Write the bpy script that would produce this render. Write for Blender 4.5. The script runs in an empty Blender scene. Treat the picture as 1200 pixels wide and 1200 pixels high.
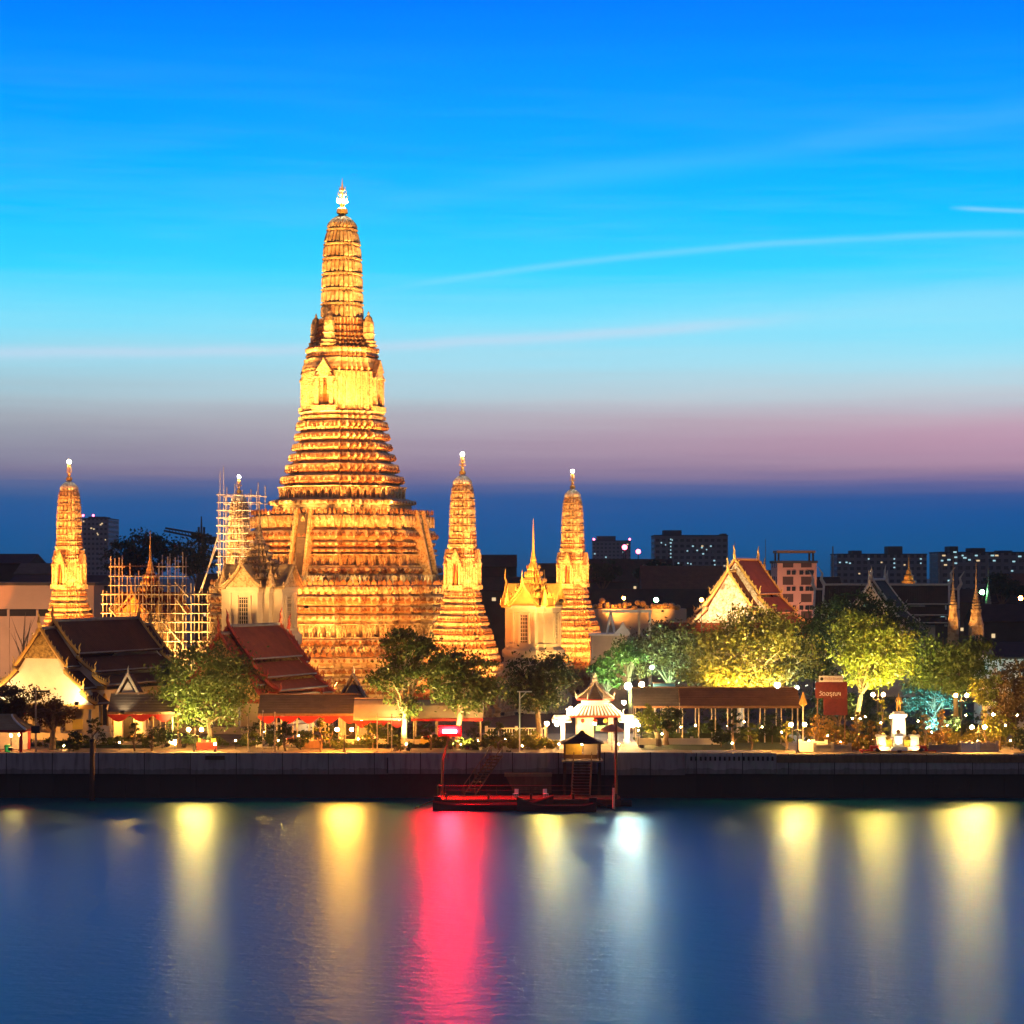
import bpy, math, random
import numpy as np
from mathutils import Matrix, Vector

# ------------------------------------------------------------------ camera, sky, exposure
SC = bpy.context.scene
COL = SC.collection
F = 2800.0            # focal length in photograph pixels (photograph is 1200 px wide)
H = 25.4              # camera height over the water
HOR = 672.0           # horizon row
GZ = 5.0              # level of the temple ground over the water
ROT = math.radians(-22)   # the temple grid is turned to the quay

cam = bpy.data.cameras.new('camera'); cam.sensor_width = 36; cam.lens = 36 * F / 1200
cam.shift_y = (HOR - 600) / 1200; cam.clip_start = 1; cam.clip_end = 12000
co = bpy.data.objects.new('camera', cam); COL.objects.link(co)
co.location = (0, 0, H); co.rotation_euler = (math.pi / 2, 0, 0); SC.camera = co

SC.render.engine = 'CYCLES'
SC.cycles.use_denoising = True
SC.cycles.max_bounces = 6; SC.cycles.diffuse_bounces = 3; SC.cycles.glossy_bounces = 3
SC.cycles.transparent_max_bounces = 6; SC.cycles.transmission_bounces = 2
SC.cycles.sample_clamp_indirect = 8
SC.cycles.caustics_reflective = False; SC.cycles.caustics_refractive = False
SC.view_settings.view_transform = 'Standard'; SC.view_settings.look = 'None'
SC.view_settings.exposure = 0; SC.view_settings.gamma = 1

def lin(r, g, b, k=1.0):
    f = lambda c: (c / 255 / 12.92) if c / 255 <= .04045 else ((c / 255 + .055) / 1.055) ** 2.4
    return (f(r) * k, f(g) * k, f(b) * k, 1)

class NT:
    """small node-graph helper"""
    def __init__(s, nt): s.t = nt; s.n = nt.nodes; s.l = nt.links
    def new(s, typ, **kw):
        n = s.n.new(typ)
        for k, v in kw.items(): setattr(n, k, v)
        return n
    def put(s, inp, v):
        if hasattr(v, 'is_output'): s.l.new(v, inp)
        else: inp.default_value = v
    def m(s, op, a, b=None, c=None, clamp=False):
        n = s.new('ShaderNodeMath', operation=op); n.use_clamp = clamp
        s.put(n.inputs[0], a)
        if b is not None: s.put(n.inputs[1], b)
        if c is not None: s.put(n.inputs[2], c)
        return n.outputs[0]
    def ramp(s, fac, stops, interp='LINEAR'):
        n = s.new('ShaderNodeValToRGB'); r = n.color_ramp; r.interpolation = interp
        while len(r.elements) < len(stops): r.elements.new(1)
        for e, (p, c) in zip(r.elements, stops): e.position = p; e.color = c if len(c) == 4 else (*c, 1)
        s.put(n.inputs[0], fac); return n.outputs[0]
    def mix(s, fac, a, b, typ='MIX'):
        n = s.new('ShaderNodeMix', data_type='RGBA', blend_type=typ)
        s.put(n.inputs[0], fac); s.put(n.inputs[6], a); s.put(n.inputs[7], b)
        return n.outputs[2]
    def noise(s, vec, scale, detail=3, rough=.5):
        n = s.new('ShaderNodeTexNoise'); s.put(n.inputs['Scale'], scale); s.put(n.inputs['Detail'], detail)
        s.put(n.inputs['Roughness'], rough)
        if vec is not None: s.l.new(vec, n.inputs['Vector'])
        return n.outputs['Fac']
    def mapping(s, vec, scale=(1, 1, 1), loc=(0, 0, 0), rot=(0, 0, 0)):
        n = s.new('ShaderNodeMapping'); s.l.new(vec, n.inputs[0])
        n.inputs['Scale'].default_value = scale; n.inputs['Location'].default_value = loc; n.inputs['Rotation'].default_value = rot
        return n.outputs[0]
    def coord(s, which='Object'): return s.new('ShaderNodeTexCoord').outputs[which]

# dusk sky: bands of colour by elevation over the horizon, thin streaks of cirrus
world = bpy.data.worlds.new('World'); SC.world = world; world.use_nodes = True
g = NT(world.node_tree); g.n.clear()
d = g.coord('Generated'); sx = g.new('ShaderNodeSeparateXYZ'); g.l.new(d, sx.inputs[0])
X_, Y_, Z_ = sx.outputs
hyp = g.m('SQRT', g.m('ADD', g.m('MULTIPLY', X_, X_), g.m('MULTIPLY', Y_, Y_)))
el = g.m('DIVIDE', Z_, g.m('MAXIMUM', hyp, .001))
az = g.m('DIVIDE', X_, g.m('MAXIMUM', Y_, .05))
wob = g.noise(g.mapping(d, (2.5, 2.5, 70)), 1.6, 5, .6)
elw = g.m('ADD', el, g.m('MULTIPLY', g.m('SUBTRACT', wob, .5), .013))
sk = lambda y, *c: (((HOR - y) / F + .02) / .52, lin(*c))
stops = [(0, lin(8, 38, 70)), sk(672, 10, 76, 126), sk(640, 8, 84, 144), sk(605, 10, 84, 152), sk(590, 20, 84, 152), sk(577, 44, 86, 150), sk(565, 86, 96, 150), sk(550, 138, 120, 150),
         sk(524, 160, 148, 164), sk(496, 184, 184, 190), sk(468, 186, 212, 220), sk(430, 166, 226, 244), sk(380, 124, 226, 254),
         sk(320, 56, 212, 255), sk(250, 14, 192, 255), sk(160, 0, 166, 255), sk(0, 0, 124, 252),
         (.62, lin(0, 100, 214)), (.80, lin(0, 62, 140)), (1, lin(2, 32, 72))]
stops = [stops[0]] + stops[1:]
base = g.ramp(g.m('DIVIDE', g.m('ADD', elw, .02), .52, clamp=True), stops)
# rosier to the right, low over the city
rose = g.m('MULTIPLY', g.m('MULTIPLY_ADD', az, 2.3, .5, clamp=True),
           g.m('POWER', 2.718, g.m('MULTIPLY', g.m('POWER', g.m('DIVIDE', g.m('SUBTRACT', elw, .056), .0155), 2), -1)))
base = g.mix(g.m('MULTIPLY', rose, .62), base, lin(206, 146, 176))
darkl = g.m('MULTIPLY', g.m('MULTIPLY_ADD', az, -2.2, .4, clamp=True),
            g.m('POWER', 2.718, g.m('MULTIPLY', g.m('POWER', g.m('DIVIDE', g.m('SUBTRACT', elw, .06), .03), 2), -1)))
base = g.mix(g.m('MULTIPLY', darkl, .42), base, lin(104, 132, 156))
mot = g.noise(g.mapping(d, (2, 2, 26)), 2.2, 6, .62)
base = g.mix(g.m('MULTIPLY', g.m('SUBTRACT', mot, .42, clamp=True), g.m('MULTIPLY', g.m('MULTIPLY_ADD', el, -3.2, .72, clamp=True), g.m('MULTIPLY', g.m('SUBTRACT', el, .03, clamp=True), 22, clamp=True))), base, lin(214, 222, 232))
def streak(px0, y0, px1, y1, width, amp, pxa, pxb, soft=120, bend=0.0):
    a0, a1 = (px0 - 600) / F, (px1 - 600) / F; e0, e1 = (HOR - y0) / F, (HOR - y1) / F
    k = (e1 - e0) / (a1 - a0)
    t = g.m('SUBTRACT', az, a0)
    line = g.m('MULTIPLY_ADD', t, k, e0)
    if bend: line = g.m('ADD', line, g.m('MULTIPLY', g.m('MULTIPLY', t, g.m('SUBTRACT', az, a1)), bend))
    ns = g.noise(g.mapping(d, (14, 14, 60), (px0, y0, 0)), 1.5, 4)
    line = g.m('ADD', line, g.m('MULTIPLY', g.m('SUBTRACT', ns, .5), width / F * 1.2))
    q = g.m('POWER', g.m('DIVIDE', g.m('SUBTRACT', el, line), width / F), 2)
    gs = g.m('POWER', 2.718, g.m('MULTIPLY', q, -1))
    w0 = g.m('DIVIDE', g.m('SUBTRACT', az, (pxa - 600) / F), soft / F, clamp=True)
    w1 = g.m('DIVIDE', g.m('SUBTRACT', (pxb - 600) / F, az), soft / F, clamp=True)
    front = g.m('GREATER_THAN', Y_, .2)
    return g.m('MULTIPLY', g.m('MULTIPLY', g.m('MULTIPLY', gs, amp), g.m('MULTIPLY', w0, w1)),
               g.m('MULTIPLY', front, g.m('MULTIPLY_ADD', ns, 1.4, .3, clamp=True)))
for st, c in ((streak(440, 342, 1200, 282, 4, .20, 420, 1330, 160, -.35), (188, 226, 250)),
              (streak(-60, 420, 900, 378, 7, .62, -200, 960, 160, .1), (196, 218, 240)),
              (streak(1120, 251, 1210, 257, 2.5, .36, 1110, 1300, 30), (190, 226, 252)),
              (streak(480, 232, 1200, 142, 14, .09, 430, 1400, 200), (150, 220, 255)),
              (streak(700, 385, 1200, 352, 22, .20, 600, 1500, 300), (190, 226, 246)),
              (streak(650, 470, 1200, 452, 16, .25, 500, 1500, 300), (206, 206, 214))):
    base = g.mix(st, base, lin(*c))
# the half of the sky behind the viewer (east) has already gone dark
fr = g.m('MULTIPLY_ADD', Y_, 1.3, .35, clamp=True)
base = g.mix(fr, lin(100, 94, 112), base)
back = g.m('MULTIPLY_ADD', fr, .14, .94)
bg = g.new('ShaderNodeBackground'); g.l.new(base, bg.inputs[0]); g.l.new(back, bg.inputs[1])
wo = g.new('ShaderNodeOutputWorld'); g.l.new(bg.outputs[0], wo.inputs[0])

HAZE = .00009
# ------------------------------------------------------------------ helpers
def PX(px, Y): return (px - 600) / F * Y
def PZ(py, Y): return H - (py - HOR) / F * Y
R = random.Random(7)

class MB:
    def __init__(s): s.v = []; s.f = []; s.m = []
    def add(s, vs, fs, mi=0, M=None):
        o = len(s.v)
        if M is not None: vs = [M @ Vector(p) for p in vs]
        s.v.extend(tuple(p) for p in vs); s.f.extend(tuple(i + o for i in f) for f in fs); s.m.extend([mi] * len(fs)); return s
    def box(s, c, d, rz=0, mi=0, top=1.0, M=None, topy=None):
        x, y, z = d[0] / 2, d[1] / 2, d[2] / 2; t = top; ty = top if topy is None else topy
        vs = [(-x, -y, -z), (x, -y, -z), (x, y, -z), (-x, y, -z), (-x * t, -y * ty, z), (x * t, -y * ty, z), (x * t, y * ty, z), (-x * t, y * ty, z)]
        T = Matrix.Translation(c) @ Matrix.Rotation(rz, 4, 'Z')
        if M is not None: T = M @ T
        return s.add(vs, [(3, 2, 1, 0), (4, 5, 6, 7), (0, 1, 5, 4), (1, 2, 6, 5), (2, 3, 7, 6), (3, 0, 4, 7)], mi, T)
    def bz(s, x, y, z0, z1, sx_, sy_, **k): return s.box((x, y, (z0 + z1) / 2), (sx_, sy_, z1 - z0), **k)
    def tube(s, pts, rs, n=6, mi=0, cap=True):
        pts = [Vector(p) for p in pts]
        if not hasattr(rs, '__len__'): rs = [rs] * len(pts)
        o = len(s.v); prev = None
        for i, p in enumerate(pts):
            t = (pts[min(i + 1, len(pts) - 1)] - pts[max(i - 1, 0)])
            t = t.normalized() if t.length > 1e-9 else Vector((0, 0, 1))
            if prev is None:
                a = t.cross(Vector((0, 0, 1)) if abs(t.z) < .9 else Vector((1, 0, 0))).normalized()
            else:
                a = (prev - t * prev.dot(t)); a = a.normalized() if a.length > 1e-6 else t.orthogonal().normalized()
            prev = a; b = t.cross(a)
            for k in range(n):
                w = 2 * math.pi * k / n; s.v.append(tuple(p + (a * math.cos(w) + b * math.sin(w)) * rs[i]))
        for i in range(len(pts) - 1):
            for k in range(n):
                q = (k + 1) % n; s.f.append((o + i * n + k, o + i * n + q, o + (i + 1) * n + q, o + (i + 1) * n + k)); s.m.append(mi)
        if cap:
            s.f.append(tuple(o + k for k in reversed(range(n)))); e = o + (len(pts) - 1) * n
            s.f.append(tuple(e + k for k in range(n))); s.m += [mi, mi]
        return s
    def sweep(s, plan, prof, mi=0, c=(0, 0), cap=True, rz=0):
        """plan: unit outline (ccw), prof: [(z, half width)]"""
        o = len(s.v); n = len(plan); ca, sa = math.cos(rz), math.sin(rz)
        for z, w in prof:
            for x, y in plan: s.v.append((c[0] + (x * ca - y * sa) * w, c[1] + (x * sa + y * ca) * w, z))
        for i in range(len(prof) - 1):
            up = prof[-1][0] >= prof[0][0]
            for k in range(n):
                q = (k + 1) % n; a = (o + i * n + k, o + i * n + q, o + (i + 1) * n + q, o + (i + 1) * n + k)
                s.f.append(a if up else a[::-1]); s.m.append(mi)
        if cap:
            e = o + (len(prof) - 1) * n; s.f.append(tuple(e + k for k in range(n))); s.m.append(mi)
        return s
    def lathe(s, prof, n=12, c=(0, 0), mi=0):
        return s.sweep([(math.cos(2 * math.pi * k / n), math.sin(2 * math.pi * k / n)) for k in range(n)], prof, mi, c)
    def ball(s, c, r, n=8, m=5, mi=0, sq=1.0):
        pr = [(c[2] + r * sq * -math.cos(math.pi * i / m), max(r * math.sin(math.pi * i / m), .002)) for i in range(m + 1)]
        return s.lathe(pr, n, (c[0], c[1]), mi)
    def prism(s, poly, y0, y1, mi=0, M=None):
        """poly: (x,z) outline counter-clockwise seen from -y; extruded along y"""
        n = len(poly); vs = [(x, y0, z) for x, z in poly] + [(x, y1, z) for x, z in poly]
        fs = [tuple(range(n)), tuple(reversed(range(n, 2 * n)))] + [(i, i + n, (i + 1) % n + n, (i + 1) % n) for i in range(n)]
        return s.add(vs, fs, mi, M)
    def slab(s, a, b, c, d_, th, mi=0):
        """four corners (ccw from above), thickness downward"""
        vs = [Vector(p) for p in (a, b, c, d_)]; nn = (vs[1] - vs[0]).cross(vs[3] - vs[0]).normalized() * th
        vs += [p - nn for p in vs]
        return s.add(vs, [(0, 1, 2, 3), (7, 6, 5, 4), (1, 0, 4, 5), (2, 1, 5, 6), (3, 2, 6, 7), (0, 3, 7, 4)], mi)
    def mesh(s, name, mats, smooth=False):
        me = bpy.data.meshes.new(name); me.from_pydata(s.v, [], s.f)
        for m_ in (mats if isinstance(mats, (list, tuple)) else [mats]): me.materials.append(m_)
        if max(s.m, default=0) > 0: me.polygons.foreach_set('material_index', s.m)
        if smooth: me.polygons.foreach_set('use_smooth', [True] * len(s.f))
        me.update(); return me
    def build(s, name, mats, parent=None, smooth=False, loc=None, rz=None):
        o = bpy.data.objects.new(name, s.mesh(name, mats, smooth)); COL.objects.link(o)
        if parent is not None: o.parent = parent
        if loc is not None: o.location = loc
        if rz is not None: o.rotation_euler = (0, 0, rz)
        return o

def thing(name, label, cat, loc=(0, 0, 0), rz=0, group=None):
    o = bpy.data.objects.new(name, None); COL.objects.link(o); o.empty_display_size = .5
    o.location = loc; o.rotation_euler = (0, 0, rz); tag(o, label, cat, group); return o
def tag(o, label, cat, group=None):
    o['label'] = label; o['category'] = cat
    if group: o['group'] = group
    return o
def struct(o, kind='structure'): o['kind'] = kind; return o
def kids(o): return [c for c in bpy.data.objects if c.parent == o]
def dup(root, loc, rz=None, label=None, scale=None):
    """a copy of a thing with its parts and sub-parts, sharing meshes"""
    r = root.copy(); COL.objects.link(r); r.location = loc
    if rz is not None: r.rotation_euler = (0, 0, rz)
    if scale: r.scale = (scale,) * 3
    if label: r['label'] = label
    for ch in kids(root):
        c = ch.copy(); COL.objects.link(c); c.parent = r
        for gch in kids(ch):
            q = gch.copy(); COL.objects.link(q); q.parent = c
    return r

# ------------------------------------------------------------------ materials
def mat(name, col, rough=.7, var=.25, scale=1.5, bump=0.0, bscale=None, metal=0.0, col2=None, spec=.4, trans=0.0, stretch=(1, 1, 1)):
    m = bpy.data.materials.new(name); m.use_nodes = True; t = NT(m.node_tree)
    b = t.n['Principled BSDF']; v = t.coord('Object')
    n1 = t.noise(t.mapping(v, stretch), scale, 5, .6)
    c1 = (*col, 1); c2 = (*(col2 or tuple(c * (1 - var) for c in col)), 1)
    f = t.ramp(n1, [(.3, (0, 0, 0, 1)), (.7, (1, 1, 1, 1))])
    t.l.new(t.mix(f, c1, c2), b.inputs['Base Color'])
    b.inputs['Roughness'].default_value = rough; b.inputs['Metallic'].default_value = metal; b.inputs['Specular IOR Level'].default_value = spec
    if bump:
        bn = t.new('ShaderNodeBump'); bn.inputs['Strength'].default_value = bump; bn.inputs['Distance'].default_value = .15
        t.l.new(t.noise(v, bscale or scale * 4, 4), bn.inputs['Height']); t.l.new(bn.outputs[0], b.inputs['Normal'])
    return m
def emis(name, col, k):
    m = bpy.data.materials.new(name); m.use_nodes = True; t = NT(m.node_tree); t.n.clear()
    e = t.new('ShaderNodeEmission'); e.inputs[0].default_value = (*col, 1); e.inputs[1].default_value = k
    o = t.new('ShaderNodeOutputMaterial'); t.l.new(e.outputs[0], o.inputs[0]); return m

def stucco(name, tint, vs=1.6, dark=1.0):
    """plaster set with porcelain chips: small cells of cream, ochre, rust and green with a chipped relief"""
    m = bpy.data.materials.new(name); m.use_nodes = True; t = NT(m.node_tree); b = t.n['Principled BSDF']
    v = t.coord('Object')
    vo = t.new('ShaderNodeTexVoronoi'); vo.inputs['Scale'].default_value = vs; t.l.new(v, vo.inputs['Vector'])
    sp = t.new('ShaderNodeSeparateColor'); t.l.new(vo.outputs['Color'], sp.inputs[0])
    k = tint
    cr = t.ramp(sp.outputs[0], [(0, (.62 * k[0], .52 * k[1], .36 * k[2])), (.45, (.52 * k[0], .42 * k[1], .27 * k[2])), (.62, (.36 * k[0], .24 * k[1], .12 * k[2])),
                                (.78, (.24 * k[0], .12 * k[1], .06 * k[2])), (.88, (.16 * k[0], .15 * k[1], .08 * k[2])), (.95, (.66 * k[0], .6 * k[1], .5 * k[2]))], 'CONSTANT')
    big = t.noise(v, .22, 4)
    soft = t.ramp(big, [(.3, (1, 1, 1)), (.75, (.62, .52, .42))])
    cr = t.mix(.42, cr, t.mix(0, (.5 * k[0], .4 * k[1], .26 * k[2], 1), cr))
    cc = t.mix(1, cr, soft, 'MULTIPLY'); t.l.new(cc, b.inputs['Base Color'])
    b.inputs['Roughness'].default_value = .55; b.inputs['Specular IOR Level'].default_value = .3
    bn = t.new('ShaderNodeBump'); bn.inputs['Strength'].default_value = .7; bn.inputs['Distance'].default_value = .12
    h = t.m('ADD', vo.outputs['Distance'], t.m('MULTIPLY', t.noise(v, vs * 3, 3), .6))
    t.l.new(h, bn.inputs['Height']); t.l.new(bn.outputs[0], b.inputs['Normal'])
    return m

def tiles(name, c1, c2, edge=None):
    """rows of glazed roof tiles"""
    m = bpy.data.materials.new(name); m.use_nodes = True; t = NT(m.node_tree); b = t.n['Principled BSDF']
    v = t.coord('Object'); s_ = t.new('ShaderNodeSeparateXYZ'); t.l.new(v, s_.inputs[0])
    row = t.m('FRACT', t.m('MULTIPLY', s_.outputs[2], 2.6)); colm = t.m('SINE', t.m('MULTIPLY', s_.outputs[1], 16))
    n = t.noise(v, .7, 5, .65); n2 = t.noise(v, 9, 2)
    f = t.m('ADD', t.m('MULTIPLY', n, .75), t.m('MULTIPLY', n2, .35))
    t.l.new(t.mix(t.ramp(f, [(.35, (0, 0, 0)), (.72, (1, 1, 1))]), (*c1, 1), (*c2, 1)), b.inputs['Base Color'])
    b.inputs['Roughness'].default_value = .75; b.inputs['Specular IOR Level'].default_value = .15
    bn = t.new('ShaderNodeBump'); bn.inputs['Strength'].default_value = .6; bn.inputs['Distance'].default_value = .08
    t.l.new(t.m('ADD', row, t.m('MULTIPLY', colm, .4)), bn.inputs['Height']); t.l.new(bn.outputs[0], b.inputs['Normal'])
    return m

def leafmat(name, c1, c2, tr=.35):
    m = bpy.data.materials.new(name); m.use_nodes = True; t = NT(m.node_tree); t.n.clear()
    v = t.coord('Object'); n = t.noise(v, .9, 4, .7)
    c = t.mix(t.ramp(n, [(.3, (0, 0, 0)), (.7, (1, 1, 1))]), (*c1, 1), (*c2, 1))
    df = t.new('ShaderNodeBsdfDiffuse'); t.l.new(c, df.inputs[0])
    tl = t.new('ShaderNodeBsdfTranslucent'); t.l.new(c, tl.inputs[0])
    gl = t.new('ShaderNodeBsdfGlossy'); gl.inputs['Roughness'].default_value = .45; gl.inputs[0].default_value = (.6, .6, .6, 1)
    a = t.new('ShaderNodeMixShader'); a.inputs[0].default_value = tr; t.l.new(df.outputs[0], a.inputs[1]); t.l.new(tl.outputs[0], a.inputs[2])
    e = t.new('ShaderNodeMixShader'); e.inputs[0].default_value = .04; t.l.new(a.outputs[0], e.inputs[1]); t.l.new(gl.outputs[0], e.inputs[2])
    o = t.new('ShaderNodeOutputMaterial'); t.l.new(e.outputs[0], o.inputs[0]); return m

M = dict(
    whitegold=mat('white_and_gold_relief', (.70, .62, .48), .5, .3, 2.4, 1.0, 6, col2=(.24, .12, .03)),
    prang=stucco('porcelain_stucco', (1, 1, 1)), prang_small=stucco('porcelain_stucco_fine', (.95, .9, .85), 2.4),
    prang_orn=stucco('porcelain_ornament', (1.0, .92, .82), 4.0), prang_rust=mat('rust_red_mosaic', (.29, .115, .038), .6, .5, 2.5, .3),
    plaster=mat('white_plaster', (.72, .68, .6), .8, .15, .8, .1), cream=mat('cream_wall', (.55, .47, .36), .8, .2, .6, .1),
    stone=mat('grey_stone', (.28, .26, .24), .85, .3, 1.2, .2), gold=mat('gilded_wood', (.62, .40, .10), .35, .35, 3, .3, metal=.35),
    goldrelief=mat('gilded_relief', (.62, .42, .12), .4, .7, 2.6, 1.0, 5, metal=.2, col2=(.10, .05, .02)),
    barge_gold=mat('gilded_bargeboard', (.60, .36, .09), .4, .3, 2), barge_red=mat('red_bargeboard', (.33, .05, .02), .5, .3, 2),
    barge_white=mat('white_bargeboard', (.62, .55, .46), .6, .2, 2),
    tile_brown=tiles('brown_roof_tiles', (.11, .05, .03), (.06, .028, .02)), tile_red=tiles('red_roof_tiles', (.27, .07, .025), (.16, .042, .018)),
    tile_dark=tiles('dark_roof_tiles', (.07, .04, .032), (.035, .024, .022)), tile_green=tiles('green_edge_tiles', (.04, .055, .04), (.03, .03, .025)),
    tile_tan=tiles('tan_roof_tiles', (.36, .27, .17), (.24, .17, .1)), tile_grey=tiles('grey_sheet_roof', (.15, .12, .10), (.09, .075, .065)),
    tile_rust=tiles('rust_sheet_roof', (.17, .085, .055), (.10, .05, .035)),
    red=mat('red_paint', (.5, .03, .02), .5, .25, 2), redcloth=mat('red_cloth', (.5, .03, .025), .9, .3, 3), wood=mat('dark_wood', (.09, .05, .03), .7, .4, 3, .2, stretch=(1, 1, .2)),
    woodlt=mat('brown_wood', (.22, .12, .06), .7, .4, 3, .2, stretch=(1, 1, .2)), iron=mat('dark_iron', (.03, .03, .032), .45, .3, 4, metal=.5),
    steel=mat('scaffold_steel', (.42, .36, .28), .5, .3, 3, metal=.2), plank=mat('scaffold_plank', (.3, .2, .11), .8, .3, 2),
    bark=mat('tree_bark', (.16, .11, .07), .9, .4, 4, .4), barkp=mat('pale_bark', (.42, .32, .22), .9, .35, 4, .4),
    dark=mat('dark_void', (.012, .010, .010), .9, .2, 2), glassd=mat('dark_glass', (.02, .025, .03), .15, .2, 2, spec=.6),
    canvas=mat('pale_canvas', (.50, .40, .30), .85, .15, 1), hedge=leafmat('hedge_leaves', (.035, .07, .018), (.06, .10, .025)),
    pot=mat('glazed_pot', (.45, .3, .16), .4, .3, 4), signred=mat('maroon_sign_board', (.16, .022, .018), .55, .35, 3),
    white=mat('white_paint', (.78, .76, .72), .6, .1, 2), blue=mat('blue_sheet', (.10, .34, .48), .5, .2, 2), yellow=mat('yellow_panel', (.7, .5, .08), .5, .2, 2),
    bronze=mat('golden_bronze', (.55, .32, .07), .35, .3, 4, metal=.5), hull=mat('boat_planking', (.10, .045, .03), .5, .5, 3, .15, stretch=(.2, 1, 1)),
    rubber=mat('black_rubber', (.02, .02, .02), .8, .2, 3), concrete=mat('pale_concrete', (.36, .33, .31), .85, .25, .7, .1),
    leaf_dark=leafmat('dark_leaves', (.02, .04, .012), (.035, .055, .015)), leaf_mid=leafmat('mid_green_leaves', (.05, .085, .015), (.085, .11, .02)),
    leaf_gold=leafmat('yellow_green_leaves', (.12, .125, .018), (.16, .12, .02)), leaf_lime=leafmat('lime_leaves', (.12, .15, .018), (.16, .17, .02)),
    leaf_rust=leafmat('rusty_leaves', (.08, .06, .02), (.11, .06, .02)), leaf_teal=leafmat('turquoise_lit_leaves', (.05, .11, .09), (.06, .09, .06)),  # leaf_teal: turquoise lamp light put into the leaf colour
    leaf_orange=leafmat('orange_flowers_and_lit_leaves', (.28, .13, .02), (.22, .16, .03)),  # flowers, and orange lamp glow painted onto lit cloud-pruned leaves
)
E = dict(  # things that give off light
    warm=emis('warm_globe_light', (1, .45, .085), 1900), amber=emis('amber_globe_light', (1, .31, .035), 3000), warm_s=emis('small_warm_light', (1, .50, .13), 330), white=emis('white_lamp_light', (1, .63, .29), 950),
    cyan=emis('cool_white_light', (.72, .95, 1), 600), red=emis('red_beacon_light', (1, .003, .006), 9000), tip=emis('tower_tip_light', (1, .88, .62), 260),
    bazaar=emis('bazaar_bulb_light', (1, .40, .06), 1700), green=emis('green_lamp_light', (.25, 1, .35), 120), orange=emis('orange_lamp_light', (1, .28, .05), 120), pink=emis('red_aviation_light', (1, .1, .2), 14),
    win_c=emis('lit_window_cool', (.45, .8, .9), .9), win_w=emis('lit_window_warm', (1, .72, .38), .9), strip=emis('lit_strip_cool', (.8, .95, 1), 3))
def spot(parent, loc, target, power, ang=60, col=(1, .52, .13), blend=.6, size=.35):
    """floodlight: a housing with the lamp that sits in it (positions in the parent's frame)"""
    l = bpy.data.lights.new('floodlight_lamp', 'SPOT'); l.energy = power; l.color = col; l.spot_size = math.radians(ang); l.spot_blend = blend; l.shadow_soft_size = size
    dv = (Vector(target) - Vector(loc)).normalized()
    q = dv.to_track_quat('-Z', 'Y')
    h = bpy.data.objects.new('floodlight', HOUSING); COL.objects.link(h); h.location = Vector(loc) - dv * .3; h.rotation_euler = q.to_euler()
    o = bpy.data.objects.new('floodlight_lamp', l); COL.objects.link(o); o.location = Vector(loc) + dv * .05; o.rotation_euler = q.to_euler()
    if parent is not None: h.parent = parent; o.parent = parent
    return h, o
hb = MB(); hb.box((0, 0, .1), (.5, .4, .28), top=.7); hb.box((-.28, 0, .12), (.04, .08, .5)); hb.box((.28, 0, .12), (.04, .08, .5))
HOUSING = hb.mesh('floodlight', M['iron'])
# ------------------------------------------------------------------ setting: water, ground, quay
def water_mat():
    m = bpy.data.materials.new('river_water'); m.use_nodes = True; t = NT(m.node_tree); b = t.n['Principled BSDF']
    v = t.coord('Object')
    t.n.remove(b)
    n1 = t.noise(t.mapping(v, (.42, .55, 1)), 1, 3); n2 = t.noise(t.mapping(v, (1.3, 1.6, 1)), 1, 3); big = t.noise(t.mapping(v, (.012, .03, 1)), 1, 2)
    bn = t.new('ShaderNodeBump'); bn.inputs['Strength'].default_value = .65; bn.inputs['Distance'].default_value = .16
    t.l.new(t.m('ADD', n1, t.m('MULTIPLY', n2, .5)), bn.inputs['Height'])
    g2 = t.new('ShaderNodeBsdfGlossy', distribution='BECKMANN'); g2.inputs['Roughness'].default_value = .50; t.l.new(bn.outputs[0], g2.inputs['Normal']); g2.inputs[0].default_value = (.52, .83, .90, 1)
    gl = t.new('ShaderNodeBsdfGlossy', distribution='BECKMANN'); gl.inputs[0].default_value = (.52, .85, .92, 1); gl.inputs['Anisotropy'].default_value = .12; tg = t.new('ShaderNodeCombineXYZ'); tg.inputs[0].default_value = 1; t.l.new(tg.outputs[0], gl.inputs['Tangent'])
    t.l.new(t.m('MULTIPLY_ADD', big, .07, .315), gl.inputs['Roughness']); t.l.new(bn.outputs[0], gl.inputs['Normal'])
    df = t.new('ShaderNodeBsdfDiffuse'); df.inputs[0].default_value = (.0, .12, .20, 1)
    fr = t.new('ShaderNodeFresnel'); fr.inputs[0].default_value = 1.33
    mx = t.new('ShaderNodeMixShader'); t.l.new(t.m('MULTIPLY', fr.outputs[0], 1.12, clamp=True), mx.inputs[0]); t.l.new(df.outputs[0], mx.inputs[1]); m2 = t.new('ShaderNodeMixShader'); m2.inputs[0].default_value = .33; t.l.new(gl.outputs[0], m2.inputs[1]); t.l.new(g2.outputs[0], m2.inputs[2]); t.l.new(m2.outputs[0], mx.inputs[2])
    o = t.n['Material Output']; t.l.new(mx.outputs[0], o.inputs[0])
    return m
QY = 270.0
w = MB(); w.add([(-900, -60, 0), (900, -60, 0), (900, QY + 2, 0), (-900, QY + 2, 0)], [(0, 1, 2, 3)])
struct(w.build('water', water_mat()))
gm = MB(); gm.add([(-4000, QY + .6, GZ), (4000, QY + .6, GZ), (4000, 9000, GZ), (-4000, 9000, GZ)], [(0, 1, 2, 3)])
struct(gm.build('ground', mat('city_ground', (.07, .062, .055), .9, .4, .05)))
pv = MB(); pv.slab((-200, QY + .4, GZ + .03), (200, QY + .4, GZ + .03), (200, QY + 34, GZ + .03), (-200, QY + 34, GZ + .03), .025)
struct(pv.build('pavement', mat('warm_paving', (.24, .19, .14), .8, .35, .35)))
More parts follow.
